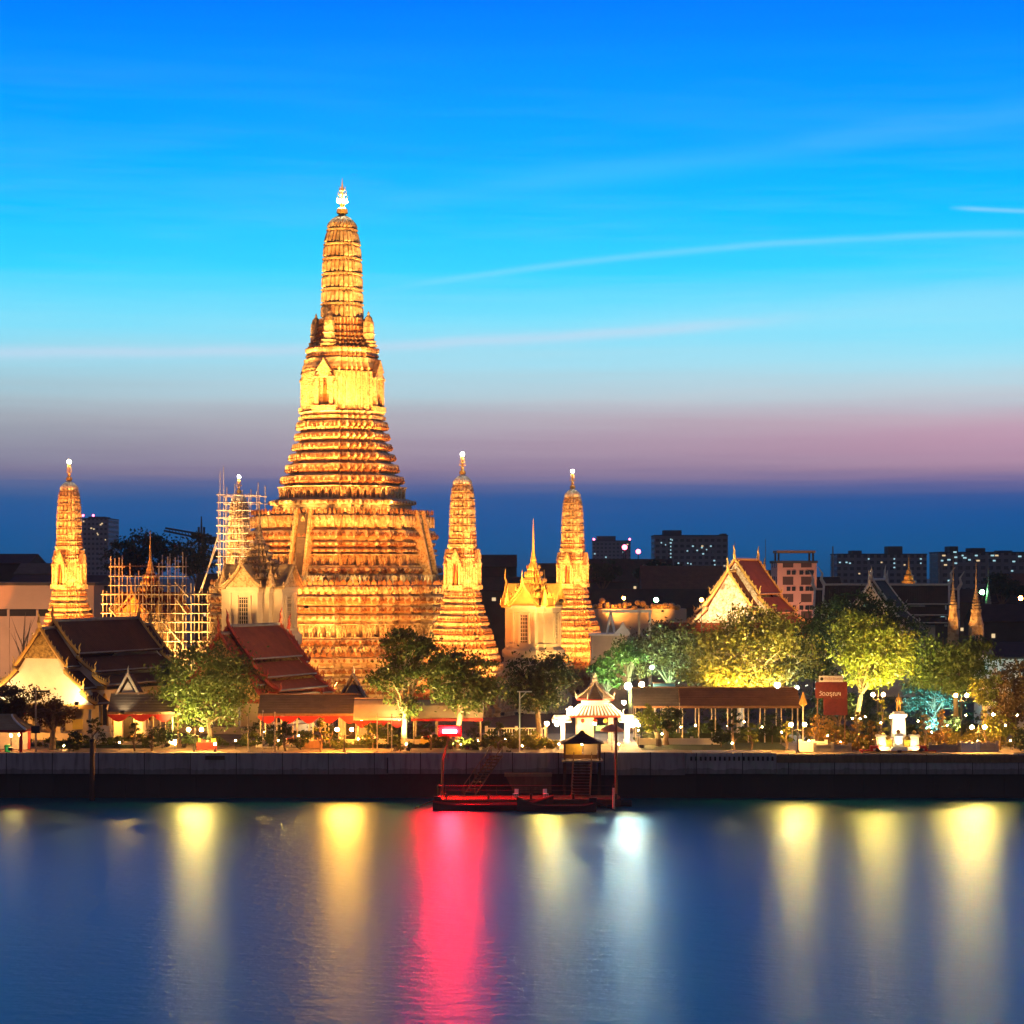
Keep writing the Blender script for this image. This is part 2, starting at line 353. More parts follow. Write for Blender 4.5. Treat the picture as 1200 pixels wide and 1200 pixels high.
def lawn(name, x0, x1, y0, y1):
    b = MB(); b.slab((x0, y0, GZ + .06), (x1, y0, GZ + .06), (x1, y1, GZ + .06), (x0, y1, GZ + .06), .02)
    struct(b.build(name, mat('lawn_grass', (.05, .075, .018), .95, .5, .8, .3)))
lawn('lawn', PX(752, 276), PX(925, 276), 275.5, 297)
# quay wall: lit concrete coping band over a stained, wet foot
def quay_mat(name, a, b_, stain):
    m = bpy.data.materials.new(name); m.use_nodes = True; t = NT(m.node_tree); b = t.n['Principled BSDF']; v = t.coord('Object')
    n = t.noise(t.mapping(v, (.5, .5, .12)), 1.2, 6, .65); n2 = t.noise(t.mapping(v, (2.2, 1, .3)), 1, 4)
    c = t.mix(t.ramp(n, [(.3, (0, 0, 0)), (.7, (1, 1, 1))]), (*a, 1), (*b_, 1))
    c = t.mix(t.m('MULTIPLY', t.ramp(n2, [(.48, (0, 0, 0)), (.7, (1, 1, 1))]), stain), c, (.04, .03, .03, 1))
    sx_ = t.new('ShaderNodeSeparateXYZ'); t.l.new(v, sx_.inputs[0])
    wn = t.new('ShaderNodeTexWhiteNoise', noise_dimensions='1D'); t.l.new(t.m('FLOOR', t.m('DIVIDE', sx_.outputs[0], 5.2)), wn.inputs['W'])
    fx = t.m('FRACT', t.m('DIVIDE', sx_.outputs[0], 5.2)); joint = t.m('LESS_THAN', fx, .018)
    c = t.mix(t.m('MULTIPLY', wn.outputs['Value'], .30), c, (.10, .085, .08, 1)); c = t.mix(joint, c, (.03, .025, .025, 1))
    tide = t.m('MULTIPLY', t.m('GREATER_THAN', t.m('ADD', n, t.m('MULTIPLY', t.m('SUBTRACT', 3.35, sx_.outputs[2]), 1.0)), .55), .9 * stain)
    c = t.mix(tide, c, (.05, .045, .035, 1))
    t.l.new(c, b.inputs['Base Color']); b.inputs['Roughness'].default_value = .8
    bn = t.new('ShaderNodeBump'); bn.inputs['Strength'].default_value = .4; bn.inputs['Distance'].default_value = .1
    t.l.new(n, bn.inputs['Height']); t.l.new(bn.outputs[0], b.inputs['Normal']); return m
qw = thing('quay_wall', 'long grey concrete river wall with a dark wet foot along the water', 'river wall', (0, QY, 0))
q = MB()
xs = [-220, PX(150, QY), PX(455, QY), PX(700, QY), PX(803, QY), PX(910, QY), 220]
tops = [GZ + .12, GZ + .12, GZ + .12, GZ + .16, GZ + .10, GZ - .02]
bots = [2.75, 2.7, 2.75, 2.6, 2.75, 2.7]
for i in range(6):
    q.bz((xs[i] + xs[i + 1]) / 2, .35 + (.002 if i % 2 else 0), bots[i], tops[i], xs[i + 1] - xs[i] - .05, .7)
q.build('coping_band', quay_mat('quay_concrete', (.40, .35, .37), (.29, .255, .27), .5), qw)
q = MB(); q.bz(0, .75, -3, 2.9, 440, .6)
for i in range(111): q.bz(-220 + i * 4, .38, -3, 2.55 - .15 * (i % 3), .5, .16)
q.build('foot', quay_mat('quay_wet_foot', (.035, .028, .026), (.018, .016, .016), .4), qw)
q = MB(); q.bz((PX(910, QY) + 220) / 2, -.03, GZ - .98, GZ - .14, 220 - PX(910, QY), .1)
q.build('timber_fender', M['woodlt'], qw)
for i in range(34):
    if i == 0:
        f0 = MB().bz(0, -.04, GZ - .75, GZ - .30, .22, .12).build('drain_slot', M['dark'], qw); f0.location = (PX(810, QY), 0, 0)
    elif i < 18:
        c = f0.copy(); COL.objects.link(c); c.parent = qw; c.location = (PX(810 + i * 5.6, QY), 0, 0)
MB().bz(PX(252, QY), -.03, GZ - .65, GZ - .2, 2.2, .1).build('rust_plate', M['wood'], qw)
MB().bz(PX(454, QY), -.03, 2.8, GZ - .4, .14, .1).build('ladder', M['iron'], qw)

# ------------------------------------------------------------------ towers (prangs)
def quad_plan(q):
    """first-quadrant outline -> whole outline, counter-clockwise"""
    pts = []
    for k in range(4):
        c, s = [(1, 0), (0, 1), (-1, 0), (0, -1)][k]
        pts += [(x * c - y * s, x * s + y * c) for x, y in q]
    return pts
PLAN = quad_plan([(1, -.42), (1, .42), (.88, .42), (.88, .58), (.77, .58), (.77, .68), (.68, .68), (.68, .77), (.58, .77), (.58, .88), (.42, .88)])
PLAN = [p for i, p in enumerate(PLAN) if p not in PLAN[:i]]
SPIRE = quad_plan([(1, -.30), (1, .30), (.955, .30), (.955, .50), (.85, .50), (.85, .64), (.75, .64), (.75, .75), (.64, .75), (.64, .85), (.5, .85), (.5, .955), (.30, .955)])
SPIRE = [p for i, p in enumerate(SPIRE) if p not in SPIRE[:i]]
AF = 1.10      # apparent half width of PLAN turned by 22 degrees

def edge_spots(plan, hw, spacing, minlen=.25):
    n = len(plan)
    for i in range(n):
        a = Vector(plan[i]) * hw; b = Vector(plan[(i + 1) % n]) * hw; L = (b - a).length
        if L < minlen: continue
        k = max(1, round(L / spacing)); dr = (b - a) / L; nor = Vector((dr.y, -dr.x))
        for j in range(k):
            p = a + dr * L * (j + .5) / k
            yield p, nor, math.atan2(nor.y, nor.x) + math.pi / 2, L / k
def leaf_row(mb, plan, hw, z, h, spacing, out=.12, wf=.8, mi=1):
    """row of pointed leaves (antefixes) round a ledge"""
    for p, nr, a, w in edge_spots(plan, hw, spacing):
        w *= wf; T = Matrix.Translation((p.x, p.y, z)) @ Matrix.Rotation(a, 4, 'Z')
        mb.add([(-w / 2, 0, 0), (w / 2, 0, 0), (w / 2, -out, h * .45), (-w / 2, -out, h * .45), (0, -out * .6, h), (0, .04, h * .5)],
               [(0, 1, 2, 3), (3, 2, 4), (2, 1, 5, 4), (0, 3, 4, 5)], mi, T)
def dot_row(mb, plan, hw, z, size, spacing):
    """row of inlaid mosaic lozenges"""
    for p, nr, a, w in edge_spots(plan, hw, spacing, .5):
        T = Matrix.Translation((p.x, p.y, z)) @ Matrix.Rotation(a, 4, 'Z'); s = size
        mb.add([(-s, -.03, 0), (0, -.03, -s), (s, -.03, 0), (0, -.03, s), (0, -.12, 0)], [(0, 1, 4), (1, 2, 4), (2, 3, 4), (3, 0, 4)], 1, T)
def rib_row(mb, plan, hw, z0, z1, spacing, out=.14, wf=.55, arch=True):
    for p, nr, a, w in edge_spots(plan, hw, spacing):
        w *= wf; T = Matrix.Translation((p.x, p.y, 0)) @ Matrix.Rotation(a, 4, 'Z')
        zt = z1 - (w * .9 if arch else 0)
        vs = [(-w / 2, .05, z0), (w / 2, .05, z0), (w / 2, -out, z0), (-w / 2, -out, z0), (-w / 2, .05, zt), (w / 2, .05, zt), (w / 2, -out, zt), (-w / 2, -out, zt), (0, -out, z1), (0, .05, z1)]
        mb.add(vs, [(3, 2, 6, 7), (2, 1, 5, 6), (0, 3, 7, 4), (7, 6, 8), (6, 5, 9, 8), (4, 7, 8, 9)], 0, T)
def figure_row(mb, plan, hw, z, h, spacing):
    """row of small supporting figures with raised arms"""
    k = h / 1.7
    for i, (p, nr, a, w) in enumerate(edge_spots(plan, hw, spacing, .7)):
        T = Matrix.Translation((p.x + nr.x * .3 * k, p.y + nr.y * .3 * k, z)) @ Matrix.Rotation(a, 4, 'Z') @ Matrix.Diagonal((k, k, k, 1))
        s = 1 if i % 2 else -1
        mb.box((-.2, 0, .35), (.2, .3, .7), top=.8, M=T); mb.box((.2, 0, .35), (.2, .3, .7), top=.8, M=T)
        mb.box((0, 0, .92), (.46, .34, .5), top=1.15, M=T)
        mb.box((0, -.04, 1.38), (.28, .3, .34), top=.6, M=T)
        for q in (-1, 1):
            A = T @ Matrix.Translation((q * .28, -.03, 1.1)) @ Matrix.Rotation(q * .55, 4, 'Y')
            mb.box((0, 0, .3), (.13, .16, .62), M=A)
def lotus(prof, z0, z1, h0, h1, lip=.16, n=None, flat=False):
    """one moulding: recess, swelling, lip (z rising); flat: a deep recessed band that takes a row of figures"""
    d = z1 - z0; hm = (h0 + h1) / 2
    if flat:
        prof += [(z0, h0 + lip * .2), (z0 + .12, h0 + lip * .2), (z0 + .13, h0 - lip * 2.4), (z1 - .2, h1 - lip * 2.2), (z1 - .19, h1), (z1 - .02, h1 + lip * .1), (z1, h1 - lip)]; return
    prof += [(z0, h0 - lip), (z0 + d * .30, hm - lip * 1.15), (z0 + d * .36, hm - lip * .35), (z0 + d * .40, hm + lip * .10), (z0 + d * .52, hm + lip * .32), (z0 + d * .68, hm + lip * .34), (z0 + d * .84, hm + lip * .12),
             (z0 + d * .90, h1 - lip * .15), (z0 + d * .92, h1 - lip * .9), (z1, h1 - lip)]

def niche(parent, z0, z1, hw, w, mats, k, door=None, deep=.5):
    """porch niche with stepped pediment on face k; dark opening, figure or door inside"""
    T = Matrix.Rotation(k * math.pi / 2, 4, 'Z') @ Matrix.Translation((0, -hw, 0)); h = z1 - z0
    b = MB()
    b.box((0, -deep * .5, z0 + h * .05), (w * 1.35, deep * 1.3, h * .10), M=T)
    for s in (-1, 1):
        b.box((s * w * .42, -deep * .5, z0 + h * .36), (w * .22, deep, h * .52), M=T)
        b.box((s * w * .62, -deep * .3, z0 + h * .33), (w * .16, deep * .6, h * .46), M=T)
        b.box((s * w * .42, -deep * .55, z0 + h * .63), (w * .30, deep * 1.2, h * .05), M=T)
    for q, (ww, zz, dd) in enumerate(((1.25, .64, 1.0), (.92, .76, 1.15))):
        z = z0 + h * zz
        b.prism([(-w * ww / 2, z), (w * ww / 2, z), (w * ww * .36, z + h * .07), (w * ww * .16, z + h * .16), (0, z + h * .25), (-w * ww * .16, z + h * .16), (-w * ww * .36, z + h * .07)], -deep * dd, .05, 0, T)
    b.build('niche', mats[0], parent)
    c = MB(); c.box((0, -.05, z0 + h * .36), (w * .62, .1, h * .52), M=T); c.build('niche_opening', mats[1] if door is None else door, parent)
    s = MB(); s.box((0, -.25, z0 + h * .18), (w * .34, .3, h * .14), M=T, top=.8); s.box((0, -.25, z0 + h * .32), (w * .24, .24, h * .18), M=T, top=.7)
    s.box((0, -.25, z0 + h * .45), (w * .12, .18, h * .10), M=T, top=.5); s.build('niche_figure', mats[2], parent)

def trident(b, z0, h, r):
    """finial: vase, then a many-pronged trident"""
    b.lathe([(z0, r * .5), (z0 + h * .05, r), (z0 + h * .16, r * .9), (z0 + h * .22, r * .35), (z0 + h * .32, r * .55), (z0 + h * .36, r * .25), (z0 + h * .8, r * .14), (z0 + h, .02)], 10)
    for j, zz in enumerate((.42, .56, .68)):
        for k in range(4):
            a = k * math.pi / 2; q = r * (.95 - j * .22)
            b.tube([(0, 0, z0 + h * (zz - .04)), (q * math.cos(a), q * math.sin(a), z0 + h * zz), (q * 1.05 * math.cos(a), q * 1.05 * math.sin(a), z0 + h * (zz + .10))], [r * .14, r * .12, .02], 5)

def small_prang(b, orn, x, y, z0, h, r, rz=0):
    """corner turret in one go"""
    pr = [(z0, r * 1.5), (z0 + h * .06, r * 1.5), (z0 + h * .08, r * 1.2), (z0 + h * .16, r * 1.35), (z0 + h * .18, r), (z0 + h * .34, r), (z0 + h * .36, r * 1.15), (z0 + h * .40, r * .95),
          (z0 + h * .55, r * .97), (z0 + h * .56, r * .86), (z0 + h * .57, r * .95), (z0 + h * .70, r * .88), (z0 + h * .71, r * .8), (z0 + h * .82, r * .6), (z0 + h * .89, r * .2), (z0 + h * .93, r * .22), (z0 + h, .03)]
    b.sweep(SPIRE, pr, 0, (x, y), rz=rz)

# ---- the great tower
PY = 385.0; S = F / PY
mp = thing('great_tower', 'tallest floodlit gold temple tower on stacked terraces with steep stairs', 'temple tower', (PX(401, PY), PY, GZ), ROT)
zl = lambda y: H + (HOR - y) / S - GZ           # row in the photograph -> height over the ground at that depth
hl = lambda p: p / S / AF
P_ = M['prang']; PO = [M['prang_orn'], M['prang_rust']]
def tier(name, rows, extra=None, cap=True):
    """rows: list of mouldings (y_bottom, y_top, half px bottom, half px top), bottom first"""
    pr = []
    for yb, yt, h0, h1, *fl_ in rows: lotus(pr, zl(yb), zl(yt), hl(h0), hl(h1), .55, flat=bool(fl_))
    b = MB(); b.sweep(PLAN, pr, cap=cap); o = b
    for yb, yt, h0, h1, *fl_ in rows:
        if not fl_: dot_row(o, PLAN, hl((h0 + h1) / 2) + .19, zl(yb) + (zl(yt) - zl(yb)) * .60, .30, 1.15)
    return b, b.build(name, [P_, M['prang_rust']], mp)
# lowest terrace
b, t1 = tier('lower_terrace', [(822, 808, 188, 185), (808, 796, 183, 180), (796, 786, 178, 177), (786, 776, 174, 175), (776, 764, 177, 176)])
o = MB()
for y, hw, h in ((806, 182, .7), (794, 178, .6), (783, 175, .7)): leaf_row(o, PLAN, hl(hw), zl(y), h, 1.1, .35)
figure_row(o, PLAN, hl(171), zl(763), 1.5, 1.5)
leaf_row(o, PLAN, hl(176), zl(764), .8, 1.0, .15)
o.build('ornament_band', PO, t1)
# second terrace
b, t2 = tier('middle_terrace', [(764, 754, 168, 167), (754, 744, 165, 163), (744, 728, 161, 160, 1), (728, 717, 161, 160), (717, 708, 159, 159), (708, 696, 161, 160), (696, 685, 157, 157)])
o = MB()
figure_row(o, PLAN, hl(156), zl(743.2), 2.0, 1.5)
for y, hw, h in ((752, 165, .8), (716, 160, .7), (706, 161, .9)): leaf_row(o, PLAN, hl(hw), zl(y), h, 1.0, .35)
rib_row(o, PLAN, hl(156), zl(695), zl(686.5), 1.3, .4, .55)
leaf_row(o, PLAN, hl(156.5), zl(685), .9, .9, .15); o.build('ornament_band', PO, t2)
o = MB(); figure_row(o, PLAN, hl(129), zl(684.5), 1.6, 1.5); o.build('guardian_row', M['stone'], t2)
# third terrace
b, t3 = tier('upper_terrace', [(684, 673, 124, 121), (673, 664, 119, 117), (664, 650, 116, 114, 1), (650, 643, 112, 111), (643, 635, 110, 109), (635, 621, 110, 110), (621, 604, 108, 109)])
o = MB()
figure_row(o, PLAN, hl(109), zl(663.2), 1.75, 1.4)
for y, hw, h in ((672, 118, .7), (642, 108, .7), (633, 113, 1.0)): leaf_row(o, PLAN, hl(hw), zl(y), h, 1.0, .35)
rib_row(o, PLAN, hl(108), zl(619), zl(606), 1.3, .4, .55)
leaf_row(o, PLAN, hl(108.5), zl(604), .95, .75, .12, .55); o.build('ornament_band', PO, t3)
# fourth stage: narrowing stack of mouldings
rows = [(604, 596, 80, 82), (596, 586, 88, 86), (586, 571, 78, 77, 1), (571, 557, 74, 71), (557, 543, 67.5, 65), (543, 531, 63, 61), (531, 519, 59, 57), (519, 507, 56, 55), (507, 493, 54, 52.5)]
b, t4 = tier('stepped_stage', rows)
o = MB(); figure_row(o, PLAN, hl(80), zl(604), 1.35, 1.1)
figure_row(o, PLAN, hl(73), zl(585.2), 1.8, 1.35)
for y, hw in ((568, 73), (555, 67), (541, 63), (529, 59), (517, 56), (505, 54)): leaf_row(o, PLAN, hl(hw), zl(y), .85, .85, .35)
for y, hw in ((561, 71), (548, 65.5), (536, 61.5), (524, 57.5), (511, 55)): leaf_row(o, PLAN, hl(hw), zl(y), -.5, .8, .2)
o.build('ornament_band', PO, t4)
# body with niches
pr = [(zl(493), hl(52)), (zl(489), hl(52)), (zl(488), hl(49)), (zl(484), hl(51)), (zl(482), hl(47.5)), (zl(436), hl(46)), (zl(434), hl(48)), (zl(430), hl(47)), (zl(427), hl(45.5)), (zl(422), hl(45.5)),
      (zl(421), hl(42)), (zl(418), hl(43)), (zl(415), hl(42)), (zl(413), hl(44)), (zl(410), hl(44)), (zl(408), hl(38))]
b = MB(); b.sweep(PLAN, pr); body = b.build('body', P_, mp)
o = MB()
for y, hw, h, sp in ((492, 51, .5, .6), (436, 47, .55, .6), (412, 43.5, .55, .55), (420, 43, .5, .5)): leaf_row(o, PLAN, hl(hw), zl(y), h, sp, .15)
rib_row(o, PLAN, hl(47), zl(481), zl(438), 1.25, .34, .5, False)
for p, nr, a, w_ in edge_spots(PLAN, hl(47), .9, .9):
    for j in range(9):
        T = Matrix.Translation((p.x, p.y, zl(478 - j * 4.4))) @ Matrix.Rotation(a, 4, 'Z') @ Matrix.Rotation(math.pi / 4, 4, 'Y'); o.box((0, -.06, 0), (.42, .26, .42), M=T, top=.5, mi=1)
o.build('ornament_band', PO, body)
for k in range(4): niche(mp, zl(484), zl(424), hl(46.5), 3.0, (PO, M['dark'], M['bronze']), k, deep=.9)
# ornamented neck
pr = [(zl(409), hl(38)), (zl(404), hl(38)), (zl(403), hl(33)), (zl(398), hl(33.5)), (zl(397), hl(30)), (zl(392), hl(31)), (zl(391), hl(28)), (zl(384), hl(29)), (zl(383), hl(26)), (zl(376), hl(27.5)), (zl(374), hl(27.5)), (zl(373), hl(24))]
b = MB(); b.sweep(PLAN, pr); nk = b.build('neck', P_, mp)
o = MB()
for y, hw, h, sp in ((408, 37, .9, .6), (402, 33, .8, .55), (396, 31, .8, .5), (390, 28.5, 1.1, .5), (382, 27, 1.1, .45)): leaf_row(o, PLAN, hl(hw), zl(y), h, sp, .22)
o.build('ornament_band', PO, nk)
# turrets on the four faces
for k in range(4):
    b = MB(); a = k * math.pi / 2; r = hl(37.5)
    small_prang(b, None, 0, 0, zl(408), zl(366) - zl(408), .86)
    t = b.build('turret', P_, mp); t.location = (r * math.sin(a), -r * math.cos(a), 0); t.rotation_euler = (0, 0, a)
# spire: seven storeys of lobes, then the cap
def lobed(n, deep):
    pts = []
    for i in range(n):
        for q, k in ((0, 1 - deep), (.12, 1 - deep * .25), (.3, 1), (.5, 1.012), (.7, 1), (.88, 1 - deep * .25)):
            a = 2 * math.pi * (i + q) / n; sq = (abs(math.cos(a)) ** 3.4 + abs(math.sin(a)) ** 3.4) ** (-1 / 3.4)
            pts.append((math.cos(a) * sq * k * .95, math.sin(a) * sq * k * .95))
    return pts
LOBE_BIG, LOBE_SMALL = lobed(24, .17), lobed(16, .17)
def spire(parent, z, hws, mat_, orn, lobes, tipz, capmat):
    """z: storey lines, rising; hws: half width at each line"""
    pr = []; o = MB()
    for i in range(len(z) - 1):
        d = z[i + 1] - z[i]; h0, h1 = hws[i], hws[i + 1]; h8 = h0 + (h1 - h0) * .8
        pr += [(z[i], h0 * .90), (z[i] + d * .05, h0 * .99), (z[i] + d * .62, h8 * 1.0), (z[i] + d * .76, h8 * .93), (z[i] + d * .80, h1 * .86)]
        o.sweep(SPIRE, [(z[i] + d * .80, h1 * .80), (z[i] + d * .81, h1 * 1.015), (z[i] + d * .93, h1 * 1.005), (z[i] + d * .96, h1 * .80)])
    b = MB(); b.sweep(lobes, pr); s_ = b.build('spire', mat_, parent); o.build('storey_ledges', orn, s_)
    b = MB(); z0, h0 = z[-1], hws[-1]; d = tipz - z0
    b.sweep(lobes, [(z0, h0 * .95), (z0 + d * .12, h0 * .98), (z0 + d * .35, h0 * .90), (z0 + d * .6, h0 * .70), (z0 + d * .8, h0 * .44), (z0 + d * .93, h0 * .22), (z0 + d, h0 * .12)])
    b.build('spire_cap', capmat, parent)
AS = 1.055
spire(mp, [zl(y) for y in (373, 355, 338, 320, 302, 285, 268)], [p / S / AS for p in (25, 24.6, 24.2, 23.6, 22.8, 21.4, 18)], P_, PO, LOBE_BIG, zl(251), M['prang_small'])
b = MB(); trident(b, zl(252), zl(209) - zl(252), .95); fin = b.build('finial', M['gold'], mp)
for k in range(4):
    MB().ball((.62 * math.cos(k * 1.571 + .8), .62 * math.sin(k * 1.571 + .8), zl(236)), .30, 10, 6).build('tip_lamp', E['tip'], fin)
M['stairstone'] = mat('shade_darkened_stair_stone', (.10, .075, .06), .9, .4, 2)  # stone colour darkened to stand for the shade on the treads
# stairs on the four faces, three flights each
def stairs(k):
    root = None
    for (ytop, ybot, rt, rb, wd) in ((604, 684, 109, 128, 2.3), (685, 763, 156, 178, 2.8), (764, 822, 176, 196, 3.4)):
        T = Matrix.Rotation(k * math.pi / 2, 4, 'Z'); z1, z0 = zl(ytop), zl(ybot); r1, r0 = hl(rt), hl(rb); n = 26
        b = MB()
        for i in range(n):
            f = i / n; rr = r0 + (r1 - r0) * f
            b.box((0, -(rr + r1 - 2) / 2, z0 + (z1 - z0) * (f + .5 / n)), (wd * .7, rr - r1 + 2, (z1 - z0) / n), M=T)
        st = b.build('stair_flight', M['stairstone'], mp)
        for s in (-1, 1):
            b = MB(); x = s * wd * .55
            vs = [(x - .2, -r0 - .5, z0), (x + .2, -r0 - .5, z0), (x + .2, -r1 + 1.5, z0), (x - .2, -r1 + 1.5, z0), (x - .2, -r0 - .5, z0 + .75), (x + .2, -r0 - .5, z0 + .75), (x + .2, -r1 - .3, z1 + .7), (x - .2, -r1 - .3, z1 + .7), (x + .2, -r1 + 1.5, z1 + .7), (x - .2, -r1 + 1.5, z1 + .7)]
            b.add(vs, [(0, 1, 5, 4), (4, 5, 6, 7), (7, 6, 8, 9), (1, 2, 8, 6, 5), (3, 0, 4, 7, 9), (2, 3, 9, 8)], 0, T)
            b.build('stair_balustrade', PO, st)
for k in range(4): stairs(k)
# floodlights of the great tower: on its own terraces and on the ground around it
GOLD = (1, .485, .105); GOLD2 = (1, .40, .07); FILL = (1, .26, .03)  # FILL: added deep-orange lamps that warm the shaded sides
def local(px, Y, z): # a world point in the tower's frame
    v = Vector((PX(px, Y) - mp.location.x, Y - PY, z - GZ)); return Matrix.Rotation(-ROT, 3, 'Z') @ v
for a in (-75, -48, -20, 8, 36, 66, 140, 220):        # terrace lamps for spire and body
    A = math.radians(a); r = hl(107)
    x, y = r * math.sin(A), -r * math.cos(A)
    spot(mp, (x, y, zl(602)), (x * .30, y * .30, zl(450)), 18564, 50, GOLD)
    x2, y2 = r * math.sin(A + .13), -r * math.cos(A + .13); spot(mp, (x2, y2, zl(602)), (x * .04, y * .04, zl(318)), 154000, 30, GOLD)
    x3, y3 = r * math.sin(A - .13), -r * math.cos(A - .13); spot(mp, (x3, y3, zl(602.5)), (x * .70, y * .70, zl(578)), 3494, 110, GOLD)
for a in (-70, -50, -30, -10, 12, 34, 56, 78):
    A = math.radians(a); x, y = math.sin(A), -math.cos(A); r = hl(152)
    spot(mp, (x * r, y * r, zl(683)), (x * hl(105), y * hl(105), zl(630)), 1638, 130, GOLD)
for a in (-70, -45, -20, 5, 30, 55, 80):
    A = math.radians(a); x, y = math.sin(A), -math.cos(A); r = hl(176) + 16
    spot(mp, (x * r, y * r, 1.0), (x * hl(150), y * hl(150), zl(730)), 12557, 90, GOLD)
    spot(mp, (x * r * 1.05, y * r * 1.05, 1.0), (x * hl(115), y * hl(115), zl(640)), 61152, 50, GOLD)
    spot(mp, (x * r * 1.1, y * r * 1.1, 1.0), (x * hl(70), y * hl(70), zl(555)), 80808, 34, GOLD)
# far floods on the ground and riverside; orange fill is added to warm shades
for px, Y, ty, pw in ((300, 322, 560, 60000), (440, 318, 470, 90000), (500, 322, 600, 60000), (205, 335, 640, 40000), (430, 312, 330, 90000)):
    spot(mp, local(px, Y, GZ + 1.2), local(402, PY, GZ + zl(ty)), pw * 1.9, 46, FILL)
for px, Y in ((255, 318), (395, 312), (520, 318)): spot(mp, local(px, Y, GZ + 1.2), local(402, PY, GZ + zl(312)), 868000, 14, GOLD)

# ---- the four satellite towers, one built and three copied
SM, SO = M['prang_small'], [M['prang_orn'], M['prang_rust']]
def satellite():
    r = thing('corner_tower', '', 'temple tower', (0, 0, GZ), ROT, 'slender corner towers round the great tower')
    A = 1 / AF
    pr = []
    for z0, z1, h0, h1 in ((0, 1.4, 8.0, 7.8), (1.4, 2.7, 7.6, 7.4), (2.7, 4, 7.2, 7.0), (4, 5.2, 6.8, 6.6), (5.2, 6.4, 6.4, 6.2), (6.4, 7.6, 6.0, 5.8), (7.6, 8.8, 5.6, 5.4), (8.8, 9.8, 5.2, 5.0),
                           (9.8, 10.8, 4.85, 4.7), (10.8, 11.7, 4.55, 4.4), (11.7, 12.6, 4.3, 4.1), (12.6, 13.5, 3.95, 3.8), (13.5, 14.4, 3.7, 3.5), (14.4, 15.2, 3.35, 3.2), (15.2, 16.0, 3.15, 3.0), (16.0, 16.9, 2.85, 2.75), (16.9, 17.8, 2.75, 2.6)):
        lotus(pr, z0, z1, h0 * A, h1 * A, .17)
    b = MB(); b.sweep(PLAN, pr); base = b.build('stepped_base', SM, r)
    o = MB()
    for z, h, hh in ((2.7, 7.2, .6), (5.2, 6.4, .6), (7.6, 5.6, .6), (9.8, 4.85, .55), (11.7, 4.3, .55), (13.5, 3.7, .5), (15.2, 3.1, .4), (17.0, 2.75, .4)): leaf_row(o, PLAN, h * A, z, hh, .42, .13)
    rib_row(o, PLAN, 6.75 * A, 4.1, 5.0, .6, .14, .5); rib_row(o, PLAN, 5.95 * A, 6.5, 7.4, .6, .14, .5); rib_row(o, PLAN, 5.15 * A, 8.9, 9.7, .55, .14, .5); rib_row(o, PLAN, 4.5 * A, 10.9, 11.6, .5, .14, .5)
    o.build('ornament_band', SO, base)
    pr = [(17.8, 2.5 * A), (18.2, 2.5 * A), (18.25, 2.32 * A), (22.2, 2.25 * A), (22.3, 2.4 * A), (22.6, 2.4 * A), (22.65, 2.15 * A), (23.1, 2.3 * A), (23.2, 2.1 * A), (24.1, 2.05 * A), (24.2, 2.2 * A), (24.6, 2.2 * A), (24.65, 1.95 * A), (25.3, 2.1 * A), (25.4, 1.9 * A), (26.3, 2.0 * A), (26.4, 1.8 * A)]
    b = MB(); b.sweep(PLAN, pr); bd = b.build('body', SM, r)
    o = MB()
    for z, h, hh in ((22.6, 2.2, .5), (23.2, 2.1, .8), (24.6, 2.0, .6), (25.4, 1.95, .7)): leaf_row(o, PLAN, h * A, z, hh, .4, .14)
    rib_row(o, PLAN, 2.3 * A, 18.3, 22.1, .55, .1, .45, False); o.build('ornament_band', SO, bd)
    for k in range(4): niche(r, 18.1, 23.9, 2.28 * A, 1.5, (SO, M['dark'], M['bronze']), k, door=M['red'], deep=.55)
    spire(r, [26.4, 27.6, 28.8, 30.0, 31.2, 32.3, 33.3], [h / AS for h in (1.95, 1.93, 1.90, 1.84, 1.76, 1.66, 1.42)], SM, SO, LOBE_SMALL, 34.7, M['plaster'])
    b = MB(); trident(b, 34.6, 3.4, .5); fn = b.build('finial', M['gold'], r)
    MB().ball((0, 0, 37.6), .27, 10, 6).build('tip_lamp', E['tip'], fn)
    for a, dd in ((-55, 14), (0, 15), (55, 14)):
        Aa = math.radians(a); x, y = math.sin(Aa), -math.cos(Aa)
        spot(r, (x * dd, y * dd, 1.2), (0, 0, 20), 44000, 62, GOLD); spot(r, (x * dd * 1.1, y * dd * 1.1, 1.2), (0, 0, 30.5), 125000, 26, GOLD)
    spot(r, (-14, -26, 2), (0, 0, 19), 170000, 50, FILL); spot(r, (16, -24, 2), (0, 0, 19), 170000, 50, FILL)  # added orange fill that tints the tower's shaded faces
    for a in (-60, -10, 45): 
        Aa = math.radians(a); x, y = math.sin(Aa) * 5.4, -math.cos(Aa) * 5.4
        spot(r, (x, y, 11.5), (x * .12, y * .12, 26), 5000, 60, GOLD)
    return r
sat = satellite(); bpy.context.view_layer.update()
sat.location = (PX(542, 344.5), 344.5, GZ); sat['label'] = 'slender gold tower just right of the great tower, nearest its base'
dup(sat, (PX(81, 368), 368, GZ), None, 'slender gold tower standing alone above the white-lit hall')
dup(sat, (PX(671, 402), 402, GZ), None, 'slender gold tower right of the small spired pavilion, farthest from the great tower')
dup(sat, (PX(280, 425), 425, GZ), None, 'slender tower wrapped in scaffolding behind the great tower')
